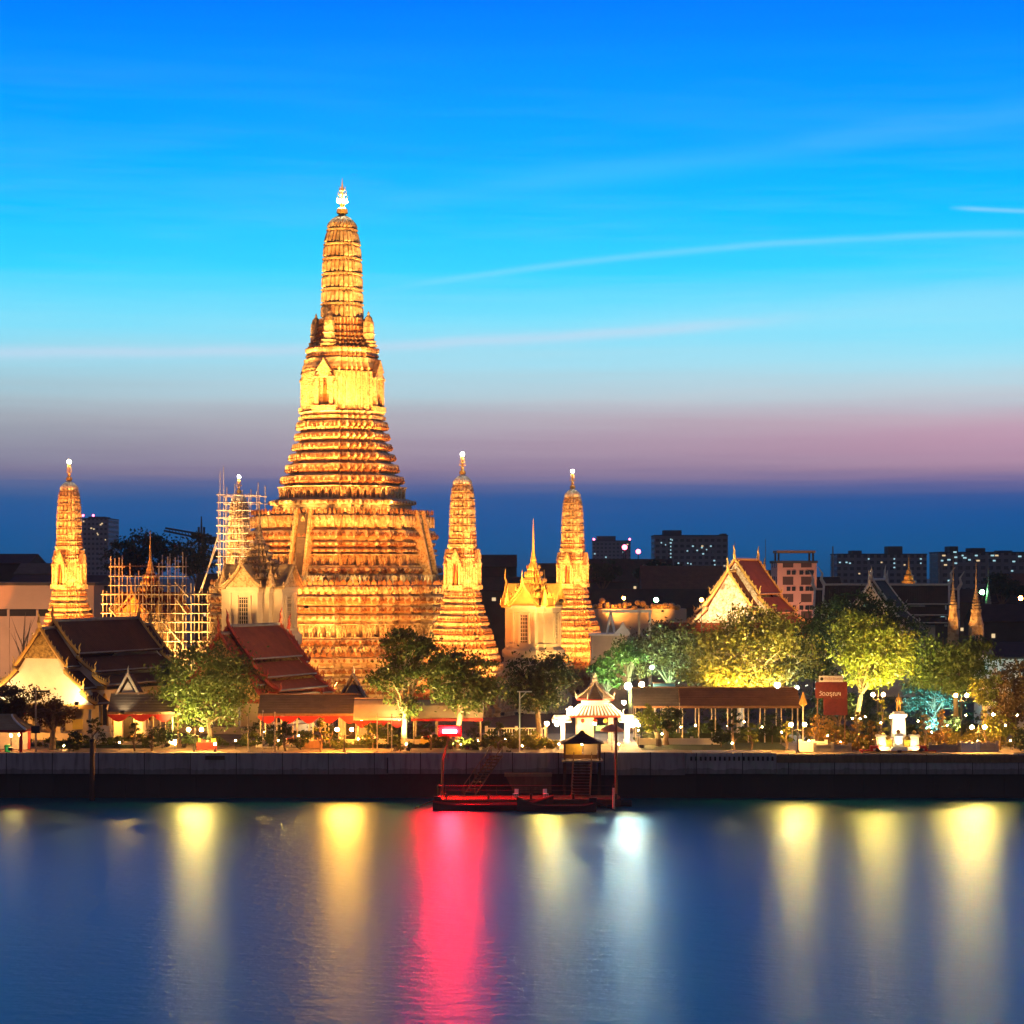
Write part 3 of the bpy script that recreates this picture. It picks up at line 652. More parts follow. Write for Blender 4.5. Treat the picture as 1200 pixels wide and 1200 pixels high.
# ------------------------------------------------------------------ temple halls
def horn(b, p, s, dx, mi=0, fy=0):
    """upturned flame finial; dx, fy: direction it leans"""
    x, y, z = p
    b.tube([(x, y, z - .1 * s), (x + dx * .25 * s, y + fy * .25 * s, z + .35 * s), (x + dx * .15 * s, y + fy * .15 * s, z + .8 * s), (x + dx * .5 * s, y + fy * .5 * s, z + 1.35 * s)], [.17 * s, .15 * s, .10 * s, .02 * s], 6, mi)
def hall(name, label, cat, px, Y, half, L, zr, ze, roofm, bargem, gablem, wallm, drop=1.1, front=3.0, rz=ROT, steps=3, chofa=1.5, edge=None, tiers_front=1, tiers_back=1, wall_in=.78, fins=True, z0=0.0, fs=1.0, fh=1.0):
    """gabled hall, local x across, y away from its front gable; overlapping roof tiers of stepped slopes"""
    r = thing(name, label, cat, (PX(px, Y), Y, GZ), rz)
    spans = [(0, L, 0)] + [(-front * (i + 1), front * .2 - front * i, -drop * (i + 1)) for i in range(tiers_front)] + [(L - front * .2 + front * i, L + front * (i + 1), -drop * (i + 1)) for i in range(tiers_back)]
    hgt = zr - ze
    xs_ = [0, half * .44, half * .74, half]; fz = [0, .52, .80, 1.0]
    def roof_z(f): return None
    for ti, (y0, y1, dz) in enumerate(spans):
        sc = (1 - .06 * abs(dz) / max(drop, .1)) * (fs if y0 < 0 else 1); hgt = (zr - ze) * (fh if y0 < 0 else 1); zee = zr - hgt
        b = MB(); e = MB()
        for s in (-1, 1):
            for i in range(3):
                xa, xb = xs_[i] * sc * s, (xs_[i + 1] + (.25 if i < 2 else 0)) * sc * s
                za = zr - hgt * fz[i] + dz - (.38 if i else 0); zb = zr - hgt * fz[i + 1] + dz - (.0 if i < 2 else 0) + .12
                pa, pb = (xa, y0, za), (xb, y0, zb); qa, qb = (xa, y1, za), (xb, y1, zb)
                if s > 0: b.slab(pa, pb, qb, qa, .22)
                else: b.slab(pb, pa, qa, qb, .22)
                # pale edge tiles along each break
                e.tube([(xb, y0 + .05, zb + .06), (xb, y1 - .05, zb + .06)], .11, 4)
        ro = b.build('roof', roofm, r)
        e.tube([(0, y0, zr + dz + .1), (0, y1, zr + dz + .1)], .22, 6); e.build('roof_edge_tiles', edge or M['stone'], ro)
        ends = ([(y0, -1)] if y0 <= 0 else []) + ([(y1, 1)] if y1 >= L else [])
        for ye, sg in ends:
            bb = MB()
            for s in (-1, 1):
                for i in range(3):
                    xa, xb = xs_[i] * sc * s, (xs_[i + 1] + .2) * sc * s
                    za = zr - hgt * fz[i] + dz - (.38 if i else 0) + .22; zb = zr - hgt * fz[i + 1] + dz + .30
                    n = 7; wv = [(xa + (xb - xa) * k / n, za + (zb - za) * k / n - math.sin(math.pi * k / n) * .18) for k in range(n + 1)]
                    bb.tube([(x, ye + sg * .05, z) for x, z in wv], .21, 5)
                    if fins:
                        for k in range(1, n): bb.add([(wv[k][0] - .16, ye, wv[k][1] + .1), (wv[k][0] + .16, ye, wv[k][1] + .1), (wv[k][0] + s * .1, ye, wv[k][1] + .62), (wv[k][0], ye + .14, wv[k][1] + .1)], [(0, 1, 2), (1, 3, 2), (3, 0, 2)])
                    horn(bb, (xb, ye, zb), .85, s)
            brd = bb.build('bargeboard', bargem, ro)
            ch = MB(); horn(ch, (0, ye, zr + dz + .3), chofa, 0, fy=sg); ch.build('roof_finial', bargem, brd)
            p = MB(); iy = ye - sg * .55; zz = zr + dz
            poly = [(-xs_[3] * .93 * sc, zee + dz - .05), (xs_[3] * .93 * sc, zee + dz - .05), (xs_[2] * sc, zz - hgt * .82), (xs_[1] * sc, zz - hgt * .55), (0, zz - .25), (-xs_[1] * sc, zz - hgt * .55), (-xs_[2] * sc, zz - hgt * .82)]
            p.prism(poly, iy - .12, iy + .12)
            gab = p.build('gable', gablem, r)
            f = MB(); f.box((0, iy - .0, zee + dz - .25), (xs_[3] * 1.9 * sc, .5, .5)); f.build('gable_beam', bargem, gab)
    wi = half * wall_in; yA = -front * tiers_front + 1.6; yB = L + front * tiers_back - 1.6; zt = ze - drop * max(tiers_front, tiers_back) + .3
    b = MB(); b.bz(0, (yA + yB) / 2 + 1.2, z0, zt, wi * 2, yB - yA - 2.4); b.bz(0, (yA + yB) / 2, -.1, z0 + .9, half * 1.98, yB - yA + 2.2); b.build('wall', wallm, r)
    n = max(3, int((yB - yA) / 3.2))
    for s in (-1, 1):
        for i in range(n):
            y = yA + 2.2 + (yB - yA - 4.4) * (i + .5) / n
            wb = MB(); wb.bz(s * wi, y, z0 + (zt - z0) * .28, z0 + (zt - z0) * .72, .16, 1.15); wd = wb.build('window', M['dark'], r)
            fr = MB()
            for q in (-1, 1): fr.bz(s * (wi + .06), y + q * .68, z0 + (zt - z0) * .26, z0 + (zt - z0) * .74, .3, .22)
            fr.prism([(-.95, z0 + (zt - z0) * .74), (.95, z0 + (zt - z0) * .74), (0, z0 + (zt - z0) * .93)], -.16, .16, 0, Matrix.Translation((s * (wi + .06), y, 0)) @ Matrix.Rotation(math.pi / 2, 4, 'Z'))
            fr.build('window_frame', bargem, wd)
    for ye in (yA - .4, yB + .4):
        for i in range(4):
            x = (i - 1.5) / 1.5 * half * .80
            c = MB(); c.bz(x, ye, z0, zt + .2, .62, .62); c.bz(x, ye, z0 - .05, z0 + .55, .9, .9); c.bz(x, ye, zt - .45, zt - .1, .85, .85); c.build('column', wallm, r)
    d_ = MB(); d_.bz(0, yA + 1.05, z0 + .05, z0 + (zt - z0) * .6, 1.7, .3); dd = d_.build('door', M['woodlt'], r)
    return r

h1 = hall('temple_hall', 'brown roofed hall with a brightly lit white gable facing the river', 'temple hall', 63, 295, 7.5, 20, 14.5, 6.6, M['tile_brown'], M['barge_gold'], M['plaster'], M['cream'], drop=.9, front=3.0, edge=M['stone'], fs=1.1, fh=1.16)
b = MB(); b.prism([(-3.0, 10.0), (3.0, 10.0), (1.6, 11.6), (0, 13.0), (-1.6, 11.6)], -2.78, -2.5); b.build('gable_relief', M['goldrelief'], h1)
b = MB(); b.slab((-5.6, -5.4, 3.6), (5.6, -5.4, 3.6), (5.2, -2.4, 4.3), (-5.2, -2.4, 4.3), .2); b.build('porch_roof', M['tile_brown'], h1)
for x, pw in ((-6.4, 2300), (6.4, 2700)): spot(h1, (x, -5.0, 4.9), (x * .62, -2.5, 6.8), pw, 115, (1, .66, .26))
spot(h1, (0, -10, 6), (0, -2.5, 9), 3000, 80, (1, .44, .08))
spot(h1, (0, -8, .8), (0, -3, 3), 2600, 120, GOLD2); spot(h1, (9.5, 3, 1.2), (6, 9, 7), 1500, 120, GOLD2)

h2 = hall('temple_hall', 'red roofed hall with a dark gable below the cream spired pavilion', 'temple hall', 268, 305, 7.1, 14, 13.6, 5.4, M['tile_red'], M['barge_red'], M['goldrelief'], M['cream'], drop=.9, front=2.4, edge=M['stone'])
spot(h2, (26, -9, 9), (6, 8, 9.5), 12000, 70, (1, .42, .11)); spot(h2, (12, 8, .8), (6.5, 9, 5), 1800, 120, (1, .75, .35))

h3 = hall('ordination_hall', 'tall red roofed hall with a glittering gold gable behind the yellow-lit tree', 'temple hall', 861, 380, 8.6, 13, 22.6, 11.8, M['tile_red'], M['barge_gold'], M['whitegold'], M['cream'], drop=1.9, front=3.6, edge=M['barge_gold'], z0=3)
for x, z, pw in ((-9, 12, 26000), (8, 12, 26000)): spot(h3, (x, -15, z), (x * .1, -3.5, 18.5), pw * 1.1, 60, (1, .70, .34))
spot(h3, (22, 2, 9), (7, 10, 19), 26000, 70, (1, .36, .09)); spot(h3, (17, -8, 5), (8, -1, 14), 12000, 90, (1, .5, .15))
b = MB(); b.slab((-11.5, -6.6, 9.9), (-1, -6.6, 9.9), (-1, -3.2, 12.6), (-11.5, -3.2, 12.6), .2); b.slab((1, -6.6, 9.9), (11, -6.6, 9.9), (11, -3.2, 12.6), (1, -3.2, 12.6), .2); b.build('porch_roof', M['tile_red'], h3)

h4 = hall('assembly_hall', 'wide hall with a dark unlit roof and upturned ridge ends behind the lime-lit tree', 'temple hall', 1112, 425, 8.5, 22, 18.3, 11.6, M['tile_dark'], M['barge_white'], M['plaster'], M['plaster'], drop=.8, front=1.6, rz=math.radians(80), edge=M['barge_white'], chofa=2.2, fins=False, z0=6)
h5 = hall('porch_hall', 'dark roofed hall with a pale pointed gable standing before the wide dark hall', 'temple hall', 1022, 398, 7.6, 9, 19.3, 10.2, M['tile_dark'], M['barge_white'], M['cream'], M['plaster'], drop=.8, front=1.6, edge=M['barge_white'], chofa=1.6, fins=False, z0=5)
spot(h5, (-3, -12, 9), (0, -2, 14), 3200, 80, (1, .6, .3))
spot(h4, (10, -12, 5), (3, -1, 12), 5000, 80, (1, .62, .3))

# spired pavilions (cross-shaped, four gables and a ringed crown)
def mondop(label, px, Y, k, wallm, roofm, bm, z0, lights, lcol, name='spired_pavilion', cw=3.4, sh=.74):
    r = thing(name, label, 'pavilion', (PX(px, Y), Y, GZ), ROT)
    cross = quad_plan([(1, -.5), (1, .5), (.72, .5), (.72, .72), (.5, .72)]); 
    b = MB(); pr = []
    for a, c_, h in ((0, z0 * .30, 1.42), (z0 * .30, z0 * .55, 1.32), (z0 * .55, z0 * .78, 1.22), (z0 * .78, z0, 1.14)): lotus(pr, a, c_, 4.9 * k * h, 4.8 * k * h, .2)
    b.sweep(cross, pr); b.build('base', wallm, r)
    zt = z0 + 6.6 * k
    b = MB(); b.sweep(cross, [(z0, 5.0 * k), (z0 + .5, 5.0 * k), (z0 + .55, 4.75 * k), (zt - .8, 4.75 * k), (zt - .75, 5.0 * k), (zt - .3, 5.0 * k), (zt - .25, 5.3 * k), (zt, 5.3 * k)])
    b.build('wall', wallm, r)
    for q in range(4):
        T = Matrix.Rotation(q * math.pi / 2, 4, 'Z')
        wb = MB(); wb.box((0, -4.75 * k, z0 + 3.0 * k), (1.7 * k, .2, 4.2 * k), M=T); wd = wb.build('window', M['glassd'], r)
        fr = MB()
        for s in (-1, 1): fr.box((s * 1.05 * k, -4.85 * k, z0 + 3.0 * k), (.4 * k, .4, 4.8 * k), M=T)
        for s in (-1, 1): fr.box((s * 2.2 * k, -4.85 * k, z0 + 3.0 * k), (.3 * k, .35, 5.6 * k), M=T)
        for i in range(7): fr.box((0, -4.88 * k, z0 + (1.2 + i * .6) * k), (1.7 * k, .08, .07), M=T)
        for i in range(5): fr.box(((i - 2) * .36 * k, -4.90 * k, z0 + 3 * k), (.06, .06, 4.2 * k), M=T)
        fr.build('window_frame', wallm, wd)
        # gable roof of the arm
        b = MB(); zr = zt + 3.4 * k; hw = 3.1 * k; y0 = -5.7 * k
        for s in (-1, 1):
            aa = [(0, zr), (hw * .5 * s, zt + 1.35 * k), (hw * s, zt - .1)]
            for i in range(2):
                (xa, za), (xb, zb) = aa[i], aa[i + 1]; P4 = [T @ Vector(p) for p in ((xa, y0, za), (xb, y0, zb), (xb, 0, zb), (xa, 0, za))]
                b.slab(*(P4 if s > 0 else (P4[1], P4[0], P4[3], P4[2])), .2)
        ro = b.build('roof', roofm, r)
        bb = MB()
        for s in (-1, 1):
            pts = [T @ Vector((hw * 1.02 * s * f, y0 - .05, zr + .15 - (zr - zt) * g_)) for f, g_ in ((0, 0), (.25, .36), (.5, .6), (.75, .82), (1.02, 1.0))]
            bb.tube(pts, .16 * k, 5); e = T @ Vector((hw * 1.05 * s, y0, zt)); bb.tube([e, e + Vector((0, 0, .9))], [.14, .02], 5)
        e = T @ Vector((0, y0, zr)); bb.tube([e, e + T.to_3x3() @ Vector((0, -.3, .7)), e + T.to_3x3() @ Vector((0, -.2, 1.6))], [.16, .13, .02], 5)
        bb.build('bargeboard', bm, ro)
        p = MB(); p.prism([(-hw * .9, zt), (hw * .9, zt), (hw * .45, zt + 1.3 * k), (0, zr - .25), (-hw * .45, zt + 1.3 * k)], y0 + .5, y0 + .75, 0, T); p.build('gable', bm, r)
        for s in (-1, 1):
            c = MB(); v = T @ Vector((s * 3.9 * k, -3.9 * k, 0)); c.lathe([(zt, .7 * k), (zt + .5 * k, .75 * k), (zt + 1.2 * k, .45 * k), (zt + 2.6 * k, .04)], 8, (v.x, v.y)); 
            if s > 0: c.build('corner_turret', bm, r)
    # crown
    pr = []; z = zt + 1.2 * k; w_ = cw * k
    for i in range(5):
        pr += [(z, w_), (z + .22 * k, w_ * 1.06), (z + .34 * k, w_ * .86), (z + 1.05 * k, w_ * .70)]; z += 1.05 * k; w_ *= sh
    b = MB(); b.sweep(cross, pr); cr = b.build('crown', roofm, r)
    o = MB()
    z = zt + 1.2 * k; w_ = cw * k
    for i in range(5): leaf_row(o, cross, w_ * 1.02, z + .2 * k, .75 * k, .55 * k, .15); z += 1.05 * k; w_ *= sh
    o.build('crown_leaves', bm, cr)
    b = MB(); b.lathe([(z, w_ * 1.0), (z + .5 * k, w_ * .75), (z + .6 * k, w_ * .9), (z + 1.3 * k, w_ * .5), (z + 1.4 * k, w_ * .62), (z + 2.2 * k, w_ * .32), (z + 4.2 * k, .13), (z + 7.0 * k, .02)], 8); b.build('spire', bm, r)
    for (x, y, zz, tx, ty, tz, pw, an) in lights: spot(r, (x, y, zz), (tx, ty, tz), pw, an, lcol)
    return r
mondop('cream spired pavilion with lattice windows above the red roofed hall', 304, 328, .93, M['cream'], M['tile_tan'], M['prang_orn'], 12.4, [(-9, -9, 16, -1, -4, 17, 3800, 110), (11, -8, 16, 2, -4, 17, 3800, 110), (0, -15, 17, 0, -2, 22, 15000, 70)], (1, .50, .13), cw=4.0)
gm_ = mondop('golden spired pavilion with tall bright walls between the corner towers', 625, 352, .74, M['cream'], M['gold'], M['barge_gold'], 7.4, [(-7, -10, 3, -1, -4, 13, 26000, 85), (9, -6, 3, 3, -2, 14, 20000, 85), (-3, -14, 3, 0, 0, 23, 90000, 50), (8, -12, 3, 0, 0, 24, 60000, 44), (-6, -7, 13, 0, 0, 17.5, 12000, 80), (6.5, -6, 13, 0, 0, 17.5, 12000, 80)], (1, .50, .12), cw=4.6, sh=.70)
gm_.scale = (1, 1, 1.28)
mondop('gilded pavilion caged in bamboo-coloured scaffolding beside the cream pavilion', 176, 372, .95, M['prang_small'], M['tile_red'], M['gold'], 8.0, [(-8, -10, 3, -2, -4, 13, 34000, 85), (6, -12, 3, 1, -3, 12, 22000, 85)], (1, .50, .12))

# small bell-shaped spires at the right and one behind the big hall
def chedi(label, px, Y, ybase, ytop, wpx, m_, light=True, col=(1, .46, .10)):
    z0, z1 = PZ(ybase, Y), PZ(ytop, Y); h = z1 - z0; w_ = wpx / F * Y
    r = thing('spire_shrine', label, 'shrine', (PX(px, Y), Y, GZ), ROT)
    b = MB(); zz = z0 - GZ
    b.sweep(PLAN, [(0, w_ * 1.25), (zz * .5, w_ * 1.2), (zz * .5 + .1, w_ * 1.05), (zz, w_)]); b.build('base', m_, r)
    b = MB(); pr = [(zz, w_), (zz + h * .10, w_ * .92), (zz + h * .11, w_ * 1.0), (zz + h * .15, w_ * .85), (zz + h * .27, w_ * .62), (zz + h * .30, w_ * .70)]
    b.sweep(PLAN, pr); b.build('bell', m_, r)
    b = MB(); pr = []
    for i in range(9):
        f = i / 9; q = w_ * (.60 * (1 - f) ** 1.3 + .07); a = zz + h * (.30 + .36 * f); pr += [(a, q * 1.1), (a + h * .022, q * 1.15), (a + h * .024, q * .72)]
    pr += [(zz + h * .68, w_ * .10), (zz + h, .03)]
    b.lathe(pr, 8); b.build('spire', m_, r)
    if light: spot(r, (-w_ * 2.2, -w_ * 4, max(zz - 1, 1)), (0, 0, zz + h * .45), 6000, 50, col); spot(r, (w_ * 3, -w_ * 3, max(zz - 1, 1)), (0, 0, zz + h * .25), 900, 70, col)
    return r
chedi('slim lit spire shrine close to the end of the dark hall', 1117, 392, 736, 652, 6, M['prang_small'])
chedi('slim lit spire shrine right of its twin, with a broader bell', 1144, 392, 742, 655, 8.5, M['prang_small'])
chedi('unlit thin grey spire behind the right of the lit shrines', 1158, 430, 730, 652, 5, M['stone'], False)
k_ = thing('roof_lantern', 'small glowing gold crown rising over the dark hall ridge', 'shrine', (PX(1065, 450), 450, GZ), ROT)
b = MB(); zz = PZ(687, 450) - GZ; b.bz(0, 0, 0, zz - 2, 5, 5); b.build('tower', M['stone'], k_)
b = MB(); b.sweep(PLAN, [(zz - 2, 1.25), (zz + .6, 1.2), (zz + .7, 1.35), (zz + 1.0, 1.3), (zz + 1.1, .85), (zz + 1.9, .8), (zz + 2.0, .95), (zz + 2.2, .5), (zz + 3.0, .42), (zz + 3.2, .2), (zz + 5.6, .04)]); b.build('crown', M['gold'], k_)
spot(k_, (-1, -6, zz - .5), (0, 0, zz + 1), 1400, 70, (1, .42, .1)); 

# ------------------------------------------------------------------ scaffolding
def scaffold(label, Y, px0, px1, depth, ybot, tops, pitch=1.6, dp=1.9, diag=()):
    """tops: list of (px from, px to, row of the top)"""
    r = thing('scaffolding', label, 'scaffolding', (PX(px0, Y), Y, GZ))
    W = PX(px1, Y) - PX(px0, Y); zb = 0
    def top(x):
        p = px0 + x / W * (px1 - px0)
        for a, b_, t in tops:
            if a <= p <= b_: return PZ(t, Y) - GZ
        return 0
    n = round(W / pitch); zmax = max(PZ(t, Y) - GZ for _, _, t in tops)
    for j, yy in enumerate((0, depth)):
        for i in range(n + 1):
            x = W * i / n; zt = top(x)
            if zt < 2: continue
            zt += R.uniform(-.9, 1.1)
            MB().tube([(x, yy, zb), (x + R.uniform(-.1, .1), yy, zt)], .085, 5).build('upright_pole', M['steel'], r)
        z = 1.8
        while z < zmax:
            run = None
            for i in range(n + 1):
                ok = top(W * i / n) > z - .2
                if ok and run is None: run = W * i / n
                if run is not None and (not ok or i == n):
                    x1 = W * (i if ok else i - 1) / n
                    if x1 - run > .5: MB().tube([(run - .4, yy - .1, z), (x1 + .4, yy - .1, z + R.uniform(-.1, .1))], .075, 5).build('ledger', M['steel'], r)
                    run = None
            z += dp
    b = MB()
    z = 1.8; k = 0
    while z < zmax:
        for i in range(n + 1):
            x = W * i / n
            if top(x) > z and i % 2 == k % 2: b.tube([(x, -.2, z), (x, depth + .2, z)], .06, 4)
        z += dp; k += 1
    b.build('cross_tubes', M['steel'], r)
    for z in [1.8 + dp * q for q in range(2, 30, 3)] if depth < 8 else ():
        xs_ = [W * i / n for i in range(n + 1) if top(W * i / n) > z]
        if len(xs_) > 2: MB().bz((xs_[0] + xs_[-1]) / 2, depth / 2, z + .08, z + .15, xs_[-1] - xs_[0], depth * .6).build('walkway', M['plank'], r)
    for (a, ya, b_, yb) in diag:
        MB().tube([(PX(a, Y) - PX(px0, Y), -.25, PZ(ya, Y) - GZ), (PX(b_, Y) - PX(px0, Y), -.25, PZ(yb, Y) - GZ)], .11, 5).build('brace', M['steel'], r)
    return r
s1 = scaffold('wide lit scaffolding of tall poles around the gilded pavilion', 361, 121, 243, 3.0, 780, [(119, 126, 690), (126, 148, 655), (148, 165, 668), (165, 182, 668), (182, 202, 655), (202, 222, 655), (222, 246, 690)], 1.25, 1.4,
              ((128, 712, 141, 728), (205, 682, 222, 700), (205, 700, 220, 720), (190, 728, 215, 755)))
spot(s1, (-3, -8, 1), (6, 2, 12), 26000, 110, GOLD); spot(s1, (12, -8, 1), (10, 2, 12), 24000, 110, GOLD)
s2 = scaffold('tower of pale scaffolding around the slender tower left of the great tower', 419, 256, 303, 11.0, 760, [(254, 305, 572)], 1.5, 1.35, ((237, 690, 258, 620), (232, 700, 254, 640)))
spot(s2, (-9, 2, 8), (3, 5, 25), 90000, 60, (1, .45, .12)); spot(s2, (-9, -2, 22), (3, 5, 33), 40000, 60, (1, .5, .15)); spot(s2, (-2, -9, 2), (3, 3, 22), 70000, 80, (1, .6, .3)); spot(s2, (9, -9, 14), (5, 3, 32), 9000, 70, (1, .8, .7))

# ------------------------------------------------------------------ riverside buildings
def awning(name, label, px0, px1, Y, ytop, ybot, depth, m_, under=None, posts=4, swag=False, curve=0.0, rz=0):
    """long single-pitch or curved roof on posts; ytop/ybot rows of the back and front edge"""
    x0, x1 = PX(px0, Y), PX(px1, Y); r = thing(name, label, 'shelter', ((x0 + x1) / 2, Y, GZ), rz); W = x1 - x0
    zf = PZ(ybot, Y) - GZ; zt = PZ(ytop, Y + depth * .5) - GZ; b = MB(); n = 8
    def arc(f): return zf + (zt - zf) * (f if not curve else math.sin(f * math.pi / 2))
    for s in (0, 1):
        for i in range(n // 2):
            f0, f1 = i / (n // 2), (i + 1) / (n // 2)
            ya, yb = (f0 * depth / 2, f1 * depth / 2) if s == 0 else (depth - f0 * depth / 2, depth - f1 * depth / 2)
            P4 = ((-W / 2, ya, arc(f0)), (W / 2, ya, arc(f0)), (W / 2, yb, arc(f1)), (-W / 2, yb, arc(f1)))
            b.slab(*(P4 if s == 0 else (P4[1], P4[0], P4[3], P4[2])), .1)
    ro = b.build('roof', m_, r)
    f = MB(); f.bz(0, -.06, zf - .3, zf - .02, W, .1); f.bz(0, depth / 2, zt + .02, zt + .14, W, .3); f.build('fascia', M['woodlt'] if not under else under, ro)
    for i in range(posts + 1):
        for yy in (.25, depth - .25): MB().tube([(-W / 2 + .3 + (W - .6) * i / posts, yy, -.05), (-W / 2 + .3 + (W - .6) * i / posts, yy, zf + .05)], .085, 6).build('post', M['steel'], r)
    if swag:
        k = max(3, round(W / 2.4))
        for i in range(k):
            c = MB(); xa = -W / 2 + W * i / k; ww = W / k; m = 8
            top_ = [(xa + ww * j / m, zf - .32) for j in range(m + 1)]; bot = [(xa + ww * j / m, zf - .45 - .75 * math.sin(math.pi * j / m) ** 1.2) for j in range(m + 1)]
            c.prism(bot + top_[::-1], -.12, -.05); c.build('swag', M['redcloth'], ro)
    return r
a1 = awning('market_shelter', 'grey roofed shelter with red swags below the white-lit hall', 126, 205, 283, 813, 834, 5, M['tile_grey'], posts=5, swag=True)
a2 = awning('market_shelter', 'long grey roofed shelter with red swags before the red roofed hall', 302, 422, 281, 814, 836, 6, M['tile_grey'], posts=6, swag=True)
a3 = awning('canvas_tent', 'pale curved canvas tent left of the tall lit tree trunk', 414, 476, 279, 819, 841, 5, M['canvas'], under=M['canvas'], posts=3, swag=True, curve=1)
a4 = awning('canvas_tent', 'pale curved canvas tent between the lit trunk and the red beacon', 482, 566, 281, 820, 842, 6, M['canvas'], under=M['redcloth'], posts=3, swag=False, curve=1)
a5 = awning('walkway_roof', 'long rust-brown roof over the riverside walkway beside the lawn', 797, 938, 287, 806, 827, 6, M['tile_rust'], posts=7)
a6 = awning('walkway_roof', 'dark grey roof right of the white river gate', 742, 796, 289, 806, 827, 5, M['tile_grey'], posts=3)
a7 = awning('blue_canopy', 'pale blue tilted canopy between the grey and rust-brown roofs', 766, 792, 294, 801, 815, 3, M['blue'], posts=2)
for a, x, pw, c in ((a1, 0, 700, GOLD), (a2, -2, 700, (1, .5, .2)), (a2, 4, 700, GOLD), (a3, 0, 420, GOLD)):
    for dx_ in (-2.2, 0, 2.2):
        sh_ = MB().lathe([(3.42, .25), (3.5, .2), (3.7, .05)], 8, (x + dx_, 1.4)).build('ceiling_lamp', M['iron'], a)
        MB().ball((x + dx_, 1.4, 3.28), .13, 8, 5).build('bulb', E['bazaar'] if c[2] < .3 else E['warm_s'], sh_)

def concave_roof(b, z0, z1, w0, w1, n=6, plan=None, c=(0, 0), d0=None):
    plan = plan or [(-1, -1), (1, -1), (1, 1), (-1, 1)]
    b.sweep(plan, [(z0 + (z1 - z0) * i / n, w1 + (w0 - w1) * (1 - i / n) ** 1.6) for i in range(n + 1)], 0, c)
OCT = [(math.cos(math.pi * (2 * i + 1) / 8) * 1.08, math.sin(math.pi * (2 * i + 1) / 8) * 1.08) for i in range(8)]
gt = thing('river_gate', 'brilliant white two-roofed river gate with red eaves and lanterns', 'gate', (PX(702, 287), 287, GZ))
for i, x in enumerate((-5.2, -2.6, 2.6, 5.2)):
    for yy in (-2.0, 2.0):
        c = MB(); c.bz(x, yy, -.05, 4.4 if abs(x) < 4 else 3.4, .62, .62); c.bz(x, yy, -.04, .5, .9, .9); c.build('column', M['white'], gt)
b = MB(); b.bz(0, 0, 4.2, 4.55, 8.2, 5.2); b.build('eave_board', M['red'], gt)
b = MB()
for s in (-1, 1): b.slab(*(((-4.2 , s * -2.9, 4.55), (4.2, s * -2.9, 4.55), (2.6, s * -1.4, 6.0), (-2.6, s * -1.4, 6.0)) if s > 0 else ((4.2, 2.9, 4.55), (-4.2, 2.9, 4.55), (-2.6, 1.4, 6.0), (2.6, 1.4, 6.0))), .18)
for s in (-1, 1): b.slab(*(((s * 4.2, s * -2.9, 4.55), (s * 4.2, s * 2.9, 4.55), (s * 2.6, s * 1.4, 6.0), (s * 2.6, s * -1.4, 6.0))), .18)
lr = b.build('lower_roof', M['tile_tan'], gt)
b = MB()
for i in range(15):
    f = (i - 7) / 7; b.tube([(f * 4.15, -2.95, 4.66), (f * 2.6, -1.45, 6.1)], .12, 5)
for s in (-1, 1):
    b.tube([(s * 4.3, -3.0, 4.6), (s * 2.6, -1.4, 6.15), (0, -1.4, 6.25)], .2, 6); horn(b, (s * 4.35, -3.0, 4.6), .8, s)
b.build('roof_ribs', M['white'], lr)
b = MB(); b.bz(0, 0, 5.9, 6.9, 4.4, 2.6); b.build('upper_wall', M['white'], gt)
b = MB(); concave_roof(b, 7.1, 9.9, 3.0, .25, 7, OCT); ur = b.build('upper_roof', M['tile_tan'], gt)
b = MB(); b.sweep(OCT, [(6.85, 2.8), (6.9, 3.05), (7.12, 3.05)]); b.build('eave_ring', M['red'], ur)
b = MB()
for x, y in OCT:
    b.tube([(x * (.25 + 2.75 * (1 - i / 6) ** 1.6), y * (.25 + 2.75 * (1 - i / 6) ** 1.6), 7.15 + 2.8 * i / 6 + .08) for i in range(7)], .13, 5); horn(b, (x * 3.0, y * 3.0, 7.2), .7, x * .6, fy=y * .6)
b.lathe([(9.8, .35), (10.1, .45), (10.4, .2), (10.7, .3), (11.3, .03)], 8); b.build('hip_ribs', M['barge_white'], ur)
for s in (-1, 1):
    b = MB(); b.bz(s * 5.4, 0, 3.4, 3.7, 3.0, 4.6); b.slab((s * 5.4 - 1.6, -2.5, 3.7), (s * 5.4 + 1.6, -2.5, 3.7), (s * 5.4 + 1.2, 0, 4.5), (s * 5.4 - 1.2, 0, 4.5), .15); b.slab((s * 5.4 + 1.6, 2.5, 3.7), (s * 5.4 - 1.6, 2.5, 3.7), (s * 5.4 - 1.2, 0, 4.5), (s * 5.4 + 1.2, 0, 4.5), .15)
    b.build('wing_roof', M['white'], gt)
for i, (x, m_) in enumerate(((-2.0, 'red'), (0, 'red'), (1.6, 'yellow'))): MB().ball((x, -2.2, 3.7), .36, 8, 6).build('paper_lantern', M[m_], gt)
b = MB(); b.bz(-1.6, 2.4, 0, 4.0, 3.0, .2); b.build('back_panel', M['white'], gt)
b = MB(); b.bz(1.9, 2.6, 1.8, 2.7, 3.4, .2); b.build('blue_panel', M['blue'], gt)
for x, y, z, m_, rr in ((-4.0, -3.4, 5.6, 'white', .34), (4.6, -3.2, 6.6, 'white', .30), (-6.2, -3.0, 3.2, 'white', .32), (6.0, -3.0, 3.0, 'white', .32), (0, -.5, 3.2, 'warm', .22), (6.9, -3.0, 3.1, 'warm', .26)):
    MB().ball((x, y, z), rr, 10, 6).build('globe_lamp', E[m_], gt)

